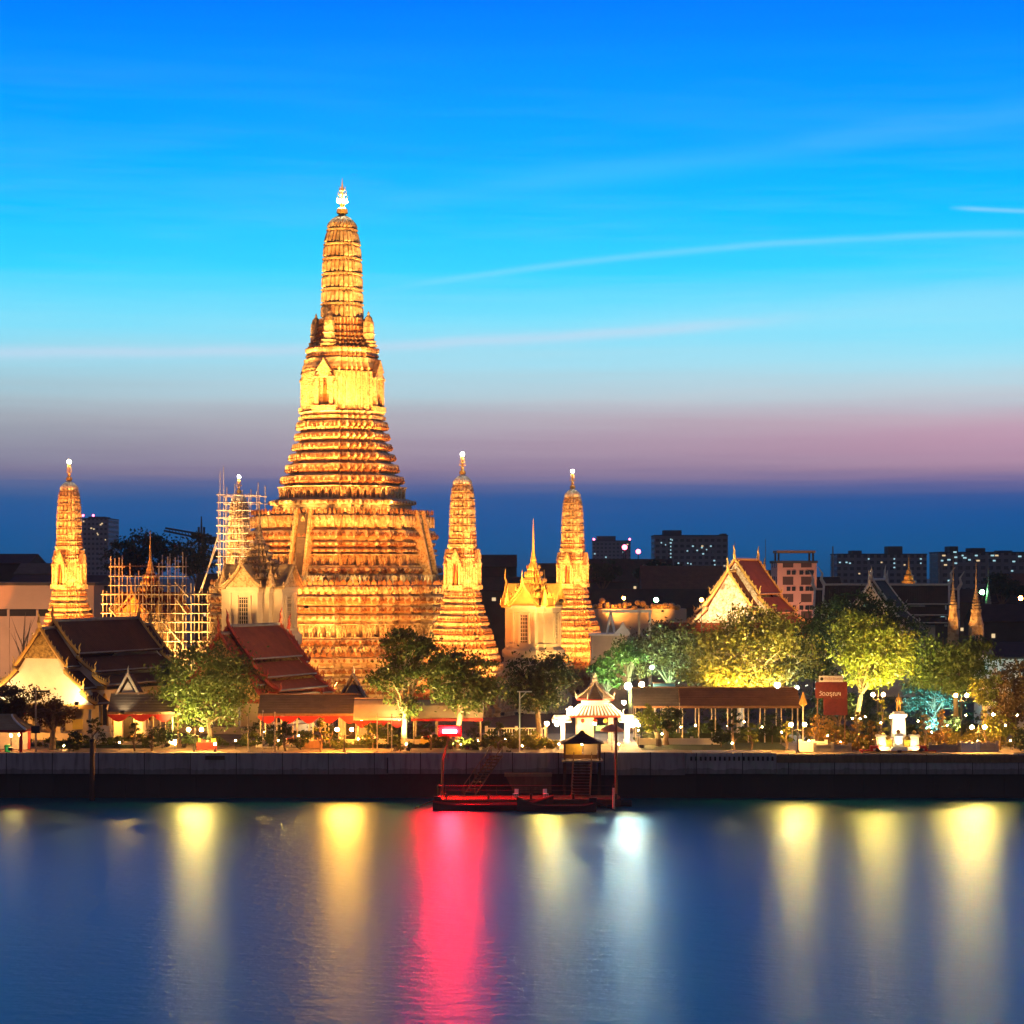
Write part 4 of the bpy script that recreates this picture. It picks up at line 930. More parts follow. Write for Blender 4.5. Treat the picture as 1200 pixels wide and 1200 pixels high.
# landing pavilion on the quay, gangway, pontoon, boats
lp = thing('landing_pavilion', 'small dark-roofed landing shelter with yellow-lit inside on the quay edge', 'pavilion', (PX(682, 267.8), 267.8, GZ - .5))
b = MB(); concave_roof(b, 1.95, 3.3, 2.45, .15, 4); b.build('roof', M['tile_dark'], lp)
for x in (-1.95, 1.95):
    for y in (-1.4, 1.4): MB().bz(x, y, 0, 2.0, .18, .18).build('post', M['woodlt'], lp); MB().bz(x, y, -6, -.1, .3, .3).build('pile', M['wood'], lp)
MB().bz(0, .1, -.15, .05, 4.6, 3.7).build('floor_slab', M['concrete'], lp)
MB().bz(-.9, 1.5, .05, 1.8, 1.9, .1).build('screen', M['yellow'], lp); MB().bz(1.0, 1.5, .05, 1.7, 1.5, .1).build('notice_board', M['cream'], lp)
MB().bz(0, 1.2, .05, .5, 3.6, .45).build('bench', M['woodlt'], lp)
MB().ball((0, .2, 1.8), .12, 8, 5).build('ceiling_lamp', E['warm_s'], lp)
gt.scale = (.74, .74, .76); gt.location.x = PX(697, 287)
def gangway(label, px, Y0, z0, Y1, z1, wd, rz=0):
    L = Y0 - Y1; r = thing('gangway', label, 'gangway', (PX(px, Y0), Y0, 0), rz); b = MB(); n = 12
    for i in range(n):
        f = (i + .5) / n; b.box((0, -L * f, z0 + (z1 - z0) * f), (wd, L / n + .06, .12))
    b.build('treads', M['wood'], r)
    for s in (-1, 1):
        rb = MB(); x = s * wd / 2
        rb.tube([(x, 0, z0 - .1), (x, -L, z1 - .1)], .09, 5); rb.tube([(x, .2, z0 + 1.0), (x, -L, z1 + 1.0)], .06, 5)
        for i in range(6): f = i / 5; rb.tube([(x, -L * f, z0 + (z1 - z0) * f), (x, -L * f, z0 + (z1 - z0) * f + 1.0)], .04, 4)
        rb.build('railing', M['woodlt'], r)
    return r
gangway('steep wooden gangway from the landing shelter down to the pontoon', 683, 266.2, GZ - .55, 261.5, 1.0, 2.0, -.08)
gangway('steep dark gangway right of the red beacon', 582, 269.8, GZ - .05, 263.6, 1.0, 1.4, -.5)
pn = thing('pontoon', 'dark floating pontoon with bollards moored below the quay', 'pontoon', (PX(622, 261), 261, 0))
b = MB(); b.bz(0, 0, .25, .95, 19.5, 5.0); b.build('deck', M['wood'], pn)
for i in range(6): MB().tube([(-8.6 + i * 3.44, 0, .1), (-8.6 + i * 3.44 + 2.4, 0, .1)], .55, 8).build('float_drum', M['iron'], pn)
for x in (-9.2, -4.6, 0, 4.6, 9.2): MB().lathe([(.95, .13), (1.4, .13), (1.42, .2), (1.52, .2)], 8, (x, -2.2)).build('bollard', M['iron'], pn)
rb = MB()
for y in (2.3,):
    for i in range(11): rb.tube([(-9.4 + i * 1.88, y, .95), (-9.4 + i * 1.88, y, 1.9)], .035, 4)
    rb.tube([(-9.4, y, 2.0), (9.4, y, 2.0)], .05, 4); rb.tube([(-9.4, y, 1.5), (9.4, y, 1.5)], .04, 4)
rb.build('railing', M['wood'], pn)
for i in range(9): MB().lathe([(-.1, .32), (.0, .36), (.3, .36), (.4, .32)], 8, (-9 + i * 2.2, -2.55)).build('tyre_fender', M['rubber'], pn)
def boat(label, px, Y, L, wd, rz, stripe):
    r = thing('long_boat', label, 'boat', (PX(px, Y), Y, 0), rz); b = MB(); n = 16; rings = []
    for i in range(n + 1):
        f = i / n; x = -L / 2 + L * f; w_ = wd / 2 * max(.06, math.sin(math.pi * min(1, (f * .94 + .06))) ** .55); sh = .65 + 1.5 * max(0, f - .72) ** 1.5 * 4 + .5 * max(0, .15 - f) * 4
        rings.append([(x, -w_, sh), (x, -w_ * .8, .05), (x, 0, -.25), (x, w_ * .8, .05), (x, w_, sh), (x, w_ * .86, sh - .05), (x, 0, sh - .42), (x, -w_ * .86, sh - .05)])
    vs = [p for q in rings for p in q]; fs = []
    for i in range(n):
        for k in range(8): a, c = i * 8 + k, i * 8 + (k + 1) % 8; fs.append((c, a, a + 8, c + 8))
    fs += [tuple(range(8)), tuple(reversed(range(n * 8, n * 8 + 8)))]
    b.add(vs, fs); b.build('hull', M['hull'], r)
    c = MB(); c.tube([(q[0][0], q[0][1] - .03, q[0][2]) for q in rings], .07, 5); c.tube([(q[4][0], q[4][1] + .03, q[4][2]) for q in rings], .07, 5); c.build('gunwale', stripe, r)
    for i in range(5): MB().bz(-L * .28 + i * L * .11, 0, .48, .56, .35, wd * .8).build('thwart', M['woodlt'], r)
    e = MB(); e.box((-L * .46, 0, 1.25), (.8, .5, .5)); e.tube([(-L * .48, 0, 1.1), (-L * .48 - 2.2, .3, .2)], .06, 5); e.build('engine', M['iron'], r)
    return r
boat('long low boat lit red along its side, moored before the pontoon', 578, 256.5, 13, 1.9, math.radians(3), M['red'])  # red gunwale paint stands for the beacon's glow along the hull
boat('narrow dark boat tied at the right end of the pontoon', 652, 255.0, 8.5, 1.6, math.radians(176), M['wood'])
lf = thing('landing_float', 'pale boxy landing float between the two gangways', 'float', (PX(622, 267.5), 267.5, 0))
b = MB(); b.prism([(-1.9, .9), (2.3, .9), (2.3, 3.0), (-2.9, 3.0)], -1, 1.6); b.build('hull_box', M['woodlt'], lf)
b = MB(); b.bz(-.3, -.98, 2.75, 3.1, 5.3, .3); b.build('rubbing_strake', M['plank'], lf)
for x in (-1.2, 1.0):
    c = thing('plastic_chair', 'white plastic chair on the pontoon, ' + ('left of its twin' if x < 0 else 'right of its twin'), 'chair', (PX(630, 260) + x * 1.5 - .6, 260.4, .95), .4 * x, 'chairs on the pontoon')
    MB().bz(0, 0, .42, .47, .48, .48).build('seat', M['white'], c); MB().box((0, .24, .70), (.46, .05, .5)).build('backrest', M['white'], c)
    for sx_ in (-1, 1):
        for sy in (-1, 1): MB().bz(sx_ * .2, sy * .2, 0, .43, .05, .05).build('leg', M['white'], c)
def pile(label, px, Y, ytop, r_=.22, m_='wood', lean=0):
    z = PZ(ytop, Y); o = thing('mooring_pile', label, 'pile', (PX(px, Y), Y, 0)); MB().tube([(0, 0, -2), (lean, 0, z)], [r_, r_ * .85], 8).build('pole', M[m_], o)
    MB().lathe([(z - .1, r_ * 1.1), (z + .1, r_ * 1.1), (z + .25, .05)], 8, (lean, 0)).build('cap', M['iron'], o); return o
pile('thick brown mooring pile standing before the left quay wall', 108, 267.5, 868, .32)
pile('thin tall grey pile at the right end of the pontoon', 722, 260, 843, .16, 'woodlt')
pile('short dark pile at the red-lit end of the pontoon', 515, 258.5, 922, .22)
pile('pale striped post at the corner of the pontoon', 719, 257.5, 922, .15, 'barge_white')
# red beacon
rbn = thing('beacon_post', 'slim post carrying a glaring red beacon at the quay edge', 'beacon', (PX(527, 264.5), 264.5, 0))
MB().tube([(-.9, -.6, -2), (-.75, -.4, 4.8), (0, 0, 7.6)], [.17, .15, .11], 8).build('post', M['woodlt'], rbn)
MB().bz(0, 0, 7.55, 7.7, 1.8, .35).build('lamp_tray', M['iron'], rbn)
b = MB(); b.bz(0, .22, 7.4, 8.5, 2.5, .06); b.bz(-1.24, 0, 7.4, 8.5, .06, .44); b.bz(1.24, 0, 7.4, 8.5, .06, .44); b.bz(0, -.02, 7.36, 7.42, 2.5, .5); b.bz(0, -.02, 8.5, 8.55, 2.5, .46); b.build('added_light_shield', M['red'], rbn)  # added trough, keeps red light off the wall; painted red to look aglow
MB().tube([(-.75, -.1, 7.92), (.75, -.1, 7.92)], .17, 8).build('red_tube_lamp', E['red'], rbn)
# ------------------------------------------------------------------ trees and garden
def leaf_mesh(name, blobs, n, size, m_, seed, hollow=.35):
    """many small bent leaf cards in clumps through the volume of a set of ellipsoids [(x,y,z,rx,ry,rz)]"""
    rg = np.random.default_rng(seed)
    vol = np.array([b[3] * b[4] * b[5] for b in blobs]); vol = vol / vol.sum()
    nc = max(8, n // 55); cl = []
    pick = rg.choice(len(blobs), nc, p=vol)
    u = rg.normal(size=(nc, 3)); u /= np.linalg.norm(u, axis=1)[:, None]
    rad = hollow + (1 - hollow) * rg.random(nc) ** .6
    bl = np.array(blobs)[pick]
    cen = bl[:, :3] + u * rad[:, None] * bl[:, 3:]
    csz = rg.uniform(.40, 1.25, nc) * np.clip(bl[:, 3:].mean(1), .4, 3.5) * .30
    ci = rg.integers(0, nc, n)
    off = rg.normal(size=(n, 3)) * csz[ci][:, None] * np.array([1, 1, .6])
    p = cen[ci] + off
    d = rg.normal(size=(n, 3)); d[:, 2] *= .7; d /= np.linalg.norm(d, axis=1)[:, None]
    t = np.cross(d, rg.normal(size=(n, 3))); t /= np.linalg.norm(t, axis=1)[:, None]
    b2 = np.cross(d, t); s = size * rg.uniform(.6, 1.35, n)[:, None]
    v = np.empty((n, 4, 3)); v[:, 0] = p - t * s; v[:, 1] = p + b2 * s * .5 + d * s * .12; v[:, 2] = p + t * s; v[:, 3] = p - b2 * s * .5 + d * s * .12
    me = bpy.data.meshes.new(name); me.vertices.add(n * 4); me.vertices.foreach_set('co', v.reshape(-1).astype(np.float32))
    me.loops.add(n * 4); me.loops.foreach_set('vertex_index', np.arange(n * 4, dtype=np.int32))
    me.polygons.add(n); me.polygons.foreach_set('loop_start', np.arange(0, n * 4, 4, dtype=np.int32)); me.polygons.foreach_set('loop_total', np.full(n, 4, dtype=np.int32))
    me.materials.append(m_); me.update(calc_edges=True); return me, cen
TREE_N = [0]
def tree(label, px, Y, blobs_px, m_, n=3500, size=.34, trunk=None, bark='bark', lights=(), lcol=(1, .8, .3), name='tree', base=GZ, tw=.32, limbs=9, group=None, hollow=.35):
    """blobs_px: [(px, row, half width px, half height px)] crown lumps; trunk: px of the foot"""
    TREE_N[0] += 1; seed = 100 + TREE_N[0]; rr = random.Random(seed); k = Y / F
    x0 = PX(trunk if trunk is not None else px, Y)
    r = thing(name, label, 'tree', (x0, Y, base), group=group)
    bl = []
    for (bx, by, hw, hh) in blobs_px: bl.append((PX(bx, Y) - x0, rr.uniform(-.8, .8) * hw * k * .4, PZ(by, Y) - base, hw * k, hw * k * .9, hh * k))
    me, cen = leaf_mesh('crown', bl, int(n * 1.7), size * .76, m_, seed, hollow)
    o = bpy.data.objects.new('crown', me); COL.objects.link(o); o.parent = r
    zc = min(b[2] - b[5] * .55 for b in bl); mx = sum(b[0] for b in bl) / len(bl); zc = max(zc, .6)
    b = MB(); fork = Vector((mx * .25, 0, zc * .8))
    b.tube([(0, 0, -.2), (rr.uniform(-.15, .15), 0, zc * .4), fork], [tw * 1.25, tw, tw * .85], 8)
    for i in range(limbs):
        q = Vector(cen[rr.randrange(len(cen))]); midp = fork.lerp(q, .5) + Vector((rr.uniform(-.3, .3), rr.uniform(-.3, .3), (q - fork).length * .12))
        b.tube([fork, midp, q], [tw * .55, tw * .3, tw * .08], 5)
        for j in range(3):
            q2 = Vector(cen[rr.randrange(len(cen))])
            if (q2 - midp).length < (q - fork).length * .9: b.tube([midp, midp.lerp(q2, .6) + Vector((0, 0, .2)), q2], [tw * .25, tw * .14, tw * .05], 4)
    b.build('trunk', M[bark], r)
    for (lx, ly, lz, ty, pw) in lights: spot(r, (PX(lx, Y) - x0, ly, lz), (mx, 0, PZ(ty, Y) - base), pw * 9, 100, lcol, .7, .25)
    return r
YL = (1, .74, .22)
tree('big leafy tree lit yellow from below beside the red roofed hall', 235, 284, [(205, 800, 30, 26), (245, 785, 46, 30), (275, 800, 28, 30), (215, 830, 28, 22), (250, 825, 40, 26)], M['leaf_mid'], 5200, .30, 246, lights=((205, -5, .6, 820, 2400), (225, -6, .6, 815, 900)), lcol=YL)
tree('tall tree with a lit pale trunk in front of the great tower', 478, 277, [(478, 756, 30, 18), (470, 785, 26, 16), (500, 775, 26, 22), (455, 800, 24, 14), (472, 826, 20, 12)], M['leaf_mid'], 3600, .30, 474, 'barkp', ((466, -2.5, .6, 810, 1500), (480, -3, .6, 800, 1100)), YL, limbs=12)
tree('broad tree with red-tinged leaves above the red beacon', 540, 279, [(530, 785, 32, 22), (560, 790, 26, 24), (545, 815, 32, 18), (575, 815, 14, 20), (510, 805, 20, 16)], M['leaf_mid'], 4200, .30, 538, 'barkp', ((530, -3, .6, 825, 800), (548, -3, .6, 830, 600)), (1, .62, .2))
tree('round dark tree below the golden spired pavilion', 632, 284, [(615, 795, 26, 22), (645, 790, 30, 22), (630, 815, 34, 16), (600, 810, 16, 18)], M['leaf_dark'], 4200, .28, 632)
tree('small bright green tree right of the farthest corner tower', 738, 308, [(734, 764, 16, 16), (746, 772, 12, 12), (726, 770, 8, 10)], M['leaf_mid'], 1200, .28, 738, lights=((732, -4, 2, 765, 3600),), lcol=(.6, 1, .35))
tree('dark small tree between the white gate and the farthest corner tower', 712, 312, [(704, 786, 14, 14), (720, 792, 16, 14), (712, 776, 10, 10)], M['leaf_mid'], 1800, .28, 712, lights=((716, -4, 2, 788, 900),), lcol=(.5, 1, .6))
tree('dark far tree over the roofs right of the farthest corner tower', 705, 600, [(700, 672, 14, 10), (716, 668, 12, 10)], M['leaf_dark'], 1600, .5, 705, name='distant_tree')
tree('dark far tree below the large slab block', 775, 580, [(768, 668, 16, 9), (790, 672, 16, 9), (752, 674, 12, 8)], M['leaf_dark'], 1800, .5, 772, name='distant_tree')
tree('dark far tree right of the pink apartment house', 968, 520, [(966, 690, 12, 12), (980, 696, 12, 10)], M['leaf_dark'], 1600, .45, 968, name='distant_tree')
tree('dark far tree behind the lit spire shrines', 1172, 520, [(1168, 684, 16, 12), (1186, 690, 14, 10)], M['leaf_dark'], 1600, .45, 1172, name='distant_tree')
tree('dark spreading tree left of the yellow-lit tree', 775, 312, [(770, 765, 34, 28), (790, 745, 26, 24), (755, 780, 18, 16), (810, 770, 26, 26)], M['leaf_rust'], 4200, .30, 785, lights=((772, -4, 3, 775, 2400),), lcol=(.4, 1, .5))
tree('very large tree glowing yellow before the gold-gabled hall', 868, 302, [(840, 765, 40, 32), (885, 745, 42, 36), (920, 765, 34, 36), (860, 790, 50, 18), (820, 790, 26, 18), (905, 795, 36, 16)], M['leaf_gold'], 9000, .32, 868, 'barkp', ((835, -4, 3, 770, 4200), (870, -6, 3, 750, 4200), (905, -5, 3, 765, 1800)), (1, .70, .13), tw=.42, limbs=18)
tree('dark tree crowding the right side of the yellow-lit tree', 958, 318, [(955, 755, 30, 36), (975, 725, 22, 22), (940, 775, 24, 24), (965, 790, 26, 20)], M['leaf_dark'], 4200, .30, 958, lights=((950, -5, 2, 785, 500),), lcol=YL)
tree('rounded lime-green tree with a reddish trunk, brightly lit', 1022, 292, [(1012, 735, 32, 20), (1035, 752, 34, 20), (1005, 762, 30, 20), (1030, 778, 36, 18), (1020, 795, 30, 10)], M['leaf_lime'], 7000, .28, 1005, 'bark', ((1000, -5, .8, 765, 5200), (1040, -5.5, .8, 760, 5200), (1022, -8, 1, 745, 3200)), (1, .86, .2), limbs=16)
tree('dark crown rising behind the lime-green tree', 1015, 330, [(1005, 712, 30, 20), (1035, 722, 26, 18), (985, 730, 20, 24), (1060, 745, 22, 24)], M['leaf_dark'], 3600, .32, 1015)
tree('shadowy olive tree right of the lime-green tree', 1112, 298, [(1090, 772, 30, 24), (1125, 775, 32, 26), (1150, 770, 18, 24), (1105, 795, 34, 16)], M['leaf_mid'], 5200, .30, 1120, lights=((1115, -4, 1, 785, 700), (1095, -4, 1, 780, 380)), lcol=YL)
tree('small open shrub-like tree lit yellow above the right lamps', 1152, 283, [(1150, 806, 16, 12), (1162, 800, 12, 12), (1155, 820, 14, 10)], M['leaf_lime'], 1300, .22, 1154, lights=((1150, -2, .6, 812, 800),), lcol=YL)
tree('dark brown-leaved tree at the right edge above the riverside', 1187, 288, [(1180, 805, 20, 26), (1196, 820, 20, 28), (1175, 840, 18, 16), (1205, 790, 18, 18)], M['leaf_rust'], 3600, .28, 1190)
tree('blue-green lit tree behind the royal statue', 1098, 305, [(1075, 815, 16, 18), (1105, 812, 18, 14), (1112, 825, 12, 14), (1085, 800, 10, 10)], M['leaf_teal'], 1800, .28, 1095, lights=((1078, -5, .6, 812, 2600), (1108, -5, .6, 815, 1800)), lcol=(.25, .95, 1))
tree('dark rounded tree left of the statue pedestal', 985, 296, [(975, 820, 18, 18), (995, 830, 14, 16), (960, 835, 14, 14)], M['leaf_dark'], 1800, .26, 985)
tree('dark twiggy tree overhanging the left riverside kiosk', 20, 279, [(10, 818, 24, 16), (35, 812, 20, 12), (25, 832, 26, 12), (-10, 826, 18, 18)], M['leaf_rust'], 2600, .24, 22)
tree('small open-crowned tree with forking limbs at the left riverside', 62, 276, [(48, 834, 12, 10), (66, 830, 16, 11), (82, 840, 12, 10), (60, 845, 16, 8)], M['leaf_rust'], 1500, .22, 61, limbs=14)
tree('sunlit-looking small tree against the rust-brown walkway roof', 760, 281, [(757, 838, 9, 12), (765, 848, 10, 10)], M['leaf_lime'], 900, .22, 772, 'bark', ((752, -2, .5, 842, 420),), YL)
tree('dark round tree under the left end of the rust-brown roof', 785, 283, [(786, 842, 12, 16), (780, 852, 10, 8)], M['leaf_dark'], 1000, .24, 781)
tree('dark wide tree mass behind the scaffolding at the left', 180, 560, [(145, 648, 20, 16), (170, 640, 22, 16), (195, 645, 24, 18), (215, 655, 18, 16), (160, 662, 34, 14)], M['leaf_dark'], 4200, .55, 180, name='distant_tree', base=GZ)
tree('dark tall tree under the tower crane', 232, 540, [(232, 642, 12, 18), (240, 655, 14, 16), (225, 662, 14, 14)], M['leaf_dark'], 1800, .5, 232, name='distant_tree')
bt = thing('bare_tree', 'leafless tree before the beige warehouse at the left edge', 'tree', (PX(27, 330), 330, GZ))
b = MB(); zt = PZ(715, 330) - GZ; b.tube([(0, 0, -.2), (0, 0, zt * .5), (.1, 0, zt * .7)], [.22, .16, .12], 6)
for i in range(14):
    a = R.uniform(0, 6.28); q = R.uniform(.5, 2.0); s0 = R.uniform(.5, .7); b.tube([(0, 0, zt * s0), (q * .5 * math.cos(a), q * .5 * math.sin(a), zt * (s0 + .12)), (q * math.cos(a), q * math.sin(a), zt * (s0 + R.uniform(.2, .34)))], [.07, .045, .015], 4)
b.build('trunk', M['bark'], bt)

def bush(label, px, Y, ybase, wpx, hpx, m_, name='bush', n=500, size=.16, cat='bush', group=None):
    k = Y / F; r = thing(name, label, cat, (PX(px, Y), Y, GZ), group=group); hw = wpx * k / 2; hh = hpx * k / 2; zc = max(PZ(ybase, Y) - GZ, .0) + hh
    global BSEED; BSEED += 1
    me, _ = leaf_mesh('foliage', [(0, 0, zc, hw, hw * .9, hh)], n, size, m_, BSEED, .55); o = bpy.data.objects.new('foliage', me); COL.objects.link(o); o.parent = r
    MB().tube([(0, 0, -.1), (0, 0, zc)], [.09, .05], 5).build('stem', M['bark'], r); return r
BSEED = 900
bush('clipped round green bush left of the mooring pile', 86, 275, 880, 20, 20, M['leaf_dark'], n=900)
bush('dark clipped dome bush beside the left pair of lamps', 190, 278, 872, 30, 20, M['leaf_dark'], n=900)
bush('bright green bush right of the central pair of lamps', 437, 276, 872, 24, 26, M['leaf_mid'], n=800)
bush('egg-shaped yellow-lit clipped bush by the right pair of lamps', 1172, 276, 862, 34, 24, M['leaf_lime'], n=1200)
bush('low yellow-green shrub left of the white gate', 628, 277, 880, 20, 24, M['leaf_lime'], n=600)
bush('tall yellow-lit shrub under the green lamp post', 612, 277, 880, 18, 22, M['leaf_gold'], n=500)
bush('dark shrub at the middle of the lawn', 845, 280, 872, 20, 16, M['leaf_dark'], n=600)
bush('dark shrub at the left of the lawn', 838, 290, 858, 16, 16, M['leaf_dark'], n=500)
bush('dark bushy shrub at the right of the lawn', 905, 285, 864, 26, 26, M['leaf_dark'], n=800)
bush('yellow flowering shrub behind the white balustrade left of the sign', 965, 279, 870, 22, 30, M['leaf_orange'], n=800)
bush('dark shrub right of the white balustrade at the far right', 1196, 274, 880, 20, 26, M['leaf_dark'], n=600)
bush('dark shrub under the long grey shelter', 352, 276, 876, 22, 22, M['leaf_dark'], n=700)
bush('ragged dark shrub at the left end of the long grey shelter', 322, 277, 876, 20, 26, M['leaf_dark'], n=700)
bush('dark shrub left of the tall lit trunk', 455, 280, 868, 18, 20, M['leaf_dark'], n=500)
bush('small yellow ball shrub at the foot of the lit trunk', 469, 273.5, 880, 8, 8, M['leaf_lime'], n=220, size=.12)
def hedge(label, px0, px1, Y, y0, y1):
    x0, x1 = PX(px0, Y), PX(px1, Y); r = thing('hedge', label, 'hedge', ((x0 + x1) / 2, Y, GZ)); z1 = max(PZ(y1, Y) - GZ, .5); n = max(2, int((x1 - x0) / 1.2)); W = x1 - x0
    me, _ = leaf_mesh('foliage', [(-W / 2 + W * (i + .5) / n, 0, z1 * .5, .85, .6, z1 * .55) for i in range(n)], int(W * 110), .15, M['hedge'], 5 + int(px0), .2); o = bpy.data.objects.new('foliage', me); COL.objects.link(o); o.parent = r
    b = MB(); b.bz(0, 0, 0, z1 * .75, W * .97, .8); b.build('core', M['leaf_dark'], r)
hedge('clipped low hedge along the back of the lawn', 752, 835, 289, 868, 856); hedge('low hedge of the left riverside garden', 65, 170, 279, 880, 872); hedge('low hedge behind the central pair of lamps', 370, 520, 279, 880, 871)
hedge('hedge right of the dark shrub on the lawn', 855, 925, 288, 868, 856)

# cloud-pruned trees: bent trunk and round pads
def topiary(label, px, Y, ytop, wpx, m_=None, pads=7, seed=1, pot=False):
    rr = random.Random(seed); k = Y / F; h = max(PZ(ytop, Y) - GZ, 1.2); hw = wpx * k / 2
    r = thing('cloud_pruned_tree', label, 'topiary', (PX(px, Y), Y, GZ), group='cloud-pruned trees of the riverside garden')
    z0 = .7 if pot else 0
    if pot: MB().lathe([(-.02, .5), (.1, .55), (.55, .7), (.7, .72), (.7, .5)], 10).build('pot', M['pot'], r)
    t = MB(); pts = [(0, 0, z0 - .1)]
    for i in range(1, 5): pts.append((rr.uniform(-.25, .25) * hw, rr.uniform(-.2, .2), z0 + (h - z0) * i / 4.6))
    t.tube(pts, [.13, .12, .10, .08, .05], 6)
    for i in range(pads):
        f = i / max(1, pads - 1); z = z0 + (h - z0) * (.38 + .60 * f); s = (-1) ** i * (1 - .8 * f); x = s * hw * rr.uniform(.55, .85); y = rr.uniform(-.4, .4) * hw; pr_ = hw * rr.uniform(.30, .42)
        if i == pads - 1: x = y = 0
        a = Vector(pts[min(4, 1 + int(f * 3.5))]); t.tube([a, (x * .6, y * .6, z - .15), (x, y, z - .05)], [.06, .045, .03], 5)
        me, _ = leaf_mesh('leaf_pad', [(x, y, z, pr_, pr_, pr_ * .48)], 130, .10, m_ or M['leaf_dark'], seed * 31 + i, .3); o = bpy.data.objects.new('leaf_pad', me); COL.objects.link(o); o.parent = r
    t.build('trunk', M['bark'], r); return r
LO = M['leaf_orange']; LM = M['leaf_lime']  # lamp glow on the lit plants is put into these leaf colours
for i, a in enumerate((('dark cloud-pruned tree above the thick mooring pile', 111, 273, 842, 26, M['leaf_dark'], 9), ('dark spindly cloud-pruned tree right of the mooring pile', 158, 274, 848, 22, M['leaf_dark'], 7),
    ('dark cloud-pruned tree beside its dark neighbour, under the grey shelter', 178, 274, 860, 18, M['leaf_dark'], 6), ('tall cloud-pruned tree among the flagpoles', 335, 274, 846, 20, M['leaf_dark'], 7), ('cloud-pruned tree left of the central lamps, lit yellow', 376, 273, 842, 16, LM, 7),
    ('dark cloud-pruned tree on the lawn with a pale trunk', 861, 274.5, 832, 24, M['leaf_dark'], 8), ('small cloud-pruned tree on the lawn lit yellow', 880, 274.5, 848, 16, LM, 8),
    ('orange-lit cloud-pruned tree left of the flower terrace', 1005, 275, 835, 16, LO, 8), ('short orange-lit cloud-pruned tree near the flower terrace', 1021, 276, 845, 14, LO, 7), ('lemon-lit cloud-pruned tree beneath the upper pair of lamps', 1034, 281, 822, 14, LM, 6),
    ('orange-lit cloud-pruned tree right of the pedestal', 1084, 277, 838, 16, LO, 8), ('tall orange-lit cloud-pruned tree between pedestal and right lamps', 1104, 276, 834, 18, LO, 9), ('yellow mushroom-shaped topiary behind the right pair of lamps', 1153, 277, 833, 12, LM, 5),
    ('white-lit potted bonsai on the planter left of the flower terrace', 978, 272.8, 856, 20, LO, 6), ('white-lit potted bonsai right of the flower terrace', 1101, 272.8, 858, 20, LO, 6), ('golden bonsai between the balustrade and the maroon sign', 957, 275, 838, 20, LO, 9),
    ('yellow-leaved bonsai in front of the lawn lamps', 921, 275, 848, 14, LM, 6), ('dark bonsai under the long grey shelter', 388, 278, 852, 16, M['leaf_dark'], 6), ('dark bonsai right of the lit trunk', 505, 276, 852, 18, M['leaf_dark'], 6),
    ('dark low bonsai by the white fence', 585, 276, 848, 22, M['leaf_dark'], 8))):
    topiary(*a[:6], pads=a[6], seed=40 + i, pot=i in (13, 14))

# ------------------------------------------------------------------ lamps
def lamp_pair(label, pa, pb, row, Y, gl='warm', rad=.21, post=None):
    x = (PX(pa, Y) + PX(pb, Y)) / 2; z = PZ(row, Y) - GZ; dx = (PX(pb, Y) - PX(pa, Y)) / 2
    r = thing('twin_lamp_post', label, 'lamp post', (x, Y, GZ), group='twin-globe lamp posts along the quay')
    b = MB(); b.lathe([(-.05, .22), (.1, .24), (.3, .12), (.5, .08), (z - .7, .06), (z - .6, .1), (z - .5, .05), (z - .1, .05), (z + .25, .02)], 8); b.build('post', M['iron'], r)
    b = MB()
    for s in (-1, 1): b.tube([(0, 0, z - .55), (s * dx * .5, 0, z - .75), (s * dx, 0, z - .45), (s * dx, 0, z - rad)], [.05, .045, .04, .06], 6)
    b.build('arms', M['iron'], r)
    for s in (-1, 1): MB().ball((s * dx, 0, z), rad, 10, 6).build('globe', E[gl], r)
    return r
lamp_pair('left twin-globe lamp post by the dark dome bush', 221, 236, 855, 272.5)
lamp_pair('central twin-globe lamp post under the long grey shelter', 395, 412, 855, 272.5, 'amber')
lamp_pair('twin-globe lamp post at the right end of the lawn', 927, 943, 849, 271.5)
lamp_pair('twin-globe lamp post left of the golden royal statue', 1023, 1035, 814, 283)
lamp_pair('twin-globe lamp post at the foot of the olive tree', 1120, 1133, 815, 284)
lamp_pair('twin-globe lamp post at the far right quay beside the egg-shaped bush', 1139, 1154, 852, 272.5)
def lamp(label, px, row, Y, gl, rad=.2, arm=0, m_='iron', name='lamp_post'):
    z = PZ(row, Y) - GZ; r = thing(name, label, 'lamp post', (PX(px, Y), Y, GZ)); xa = arm * Y / F
    b = MB(); b.lathe([(-.05, .2), (.3, .12), (.35, .07), (z * .5, .06), (z - .1, .05)], 8, (-xa, 0)); 
    b.build('post', M[m_], r)
    if arm: MB().tube([(-xa, 0, z - .15), (-xa * .4, 0, z + .12), (0, 0, z + rad)], .045, 5).build('arm', M[m_], r)
    MB().ball((0, 0, z), rad, 10, 6).build('globe', E[gl], r); return r
lamp('lamp post with a fierce cool white light above the walkway roof', 911, 803, 296, 'cyan', .34)
lamp('fainter cool white lamp right of the fierce white one', 934, 806, 300, 'cyan', .2)
lamp('cool white lamp hanging right of the white gate', 736, 804, 296, 'cyan', .42)
lamp('warm white lamp right beside the cool lamp by the gate', 752, 802, 295, 'white', .30)
lamp('warm lamp at the left wing of the white gate', 641, 848, 279, 'warm', .24)
lamp('bright green street lamp over the distant dark roofs', 769, 703, 440, 'green', .42)
lamp('green street lamp behind the lit spire shrines', 1151, 694, 430, 'green', .42)
lamp('orange street lamp at the far right behind the dark roofs', 1196, 701, 440, 'orange', .42)
lamp('small cyan light in the dark tree left of the yellow tree', 764, 782, 305, 'cyan', .22)
lamp('tiny warm light before the left shelter', 252, 872, 273, 'warm_s', .16)
lamp('small white garden light left of the pedestal', 1044, 840, 279, 'warm_s', .16)
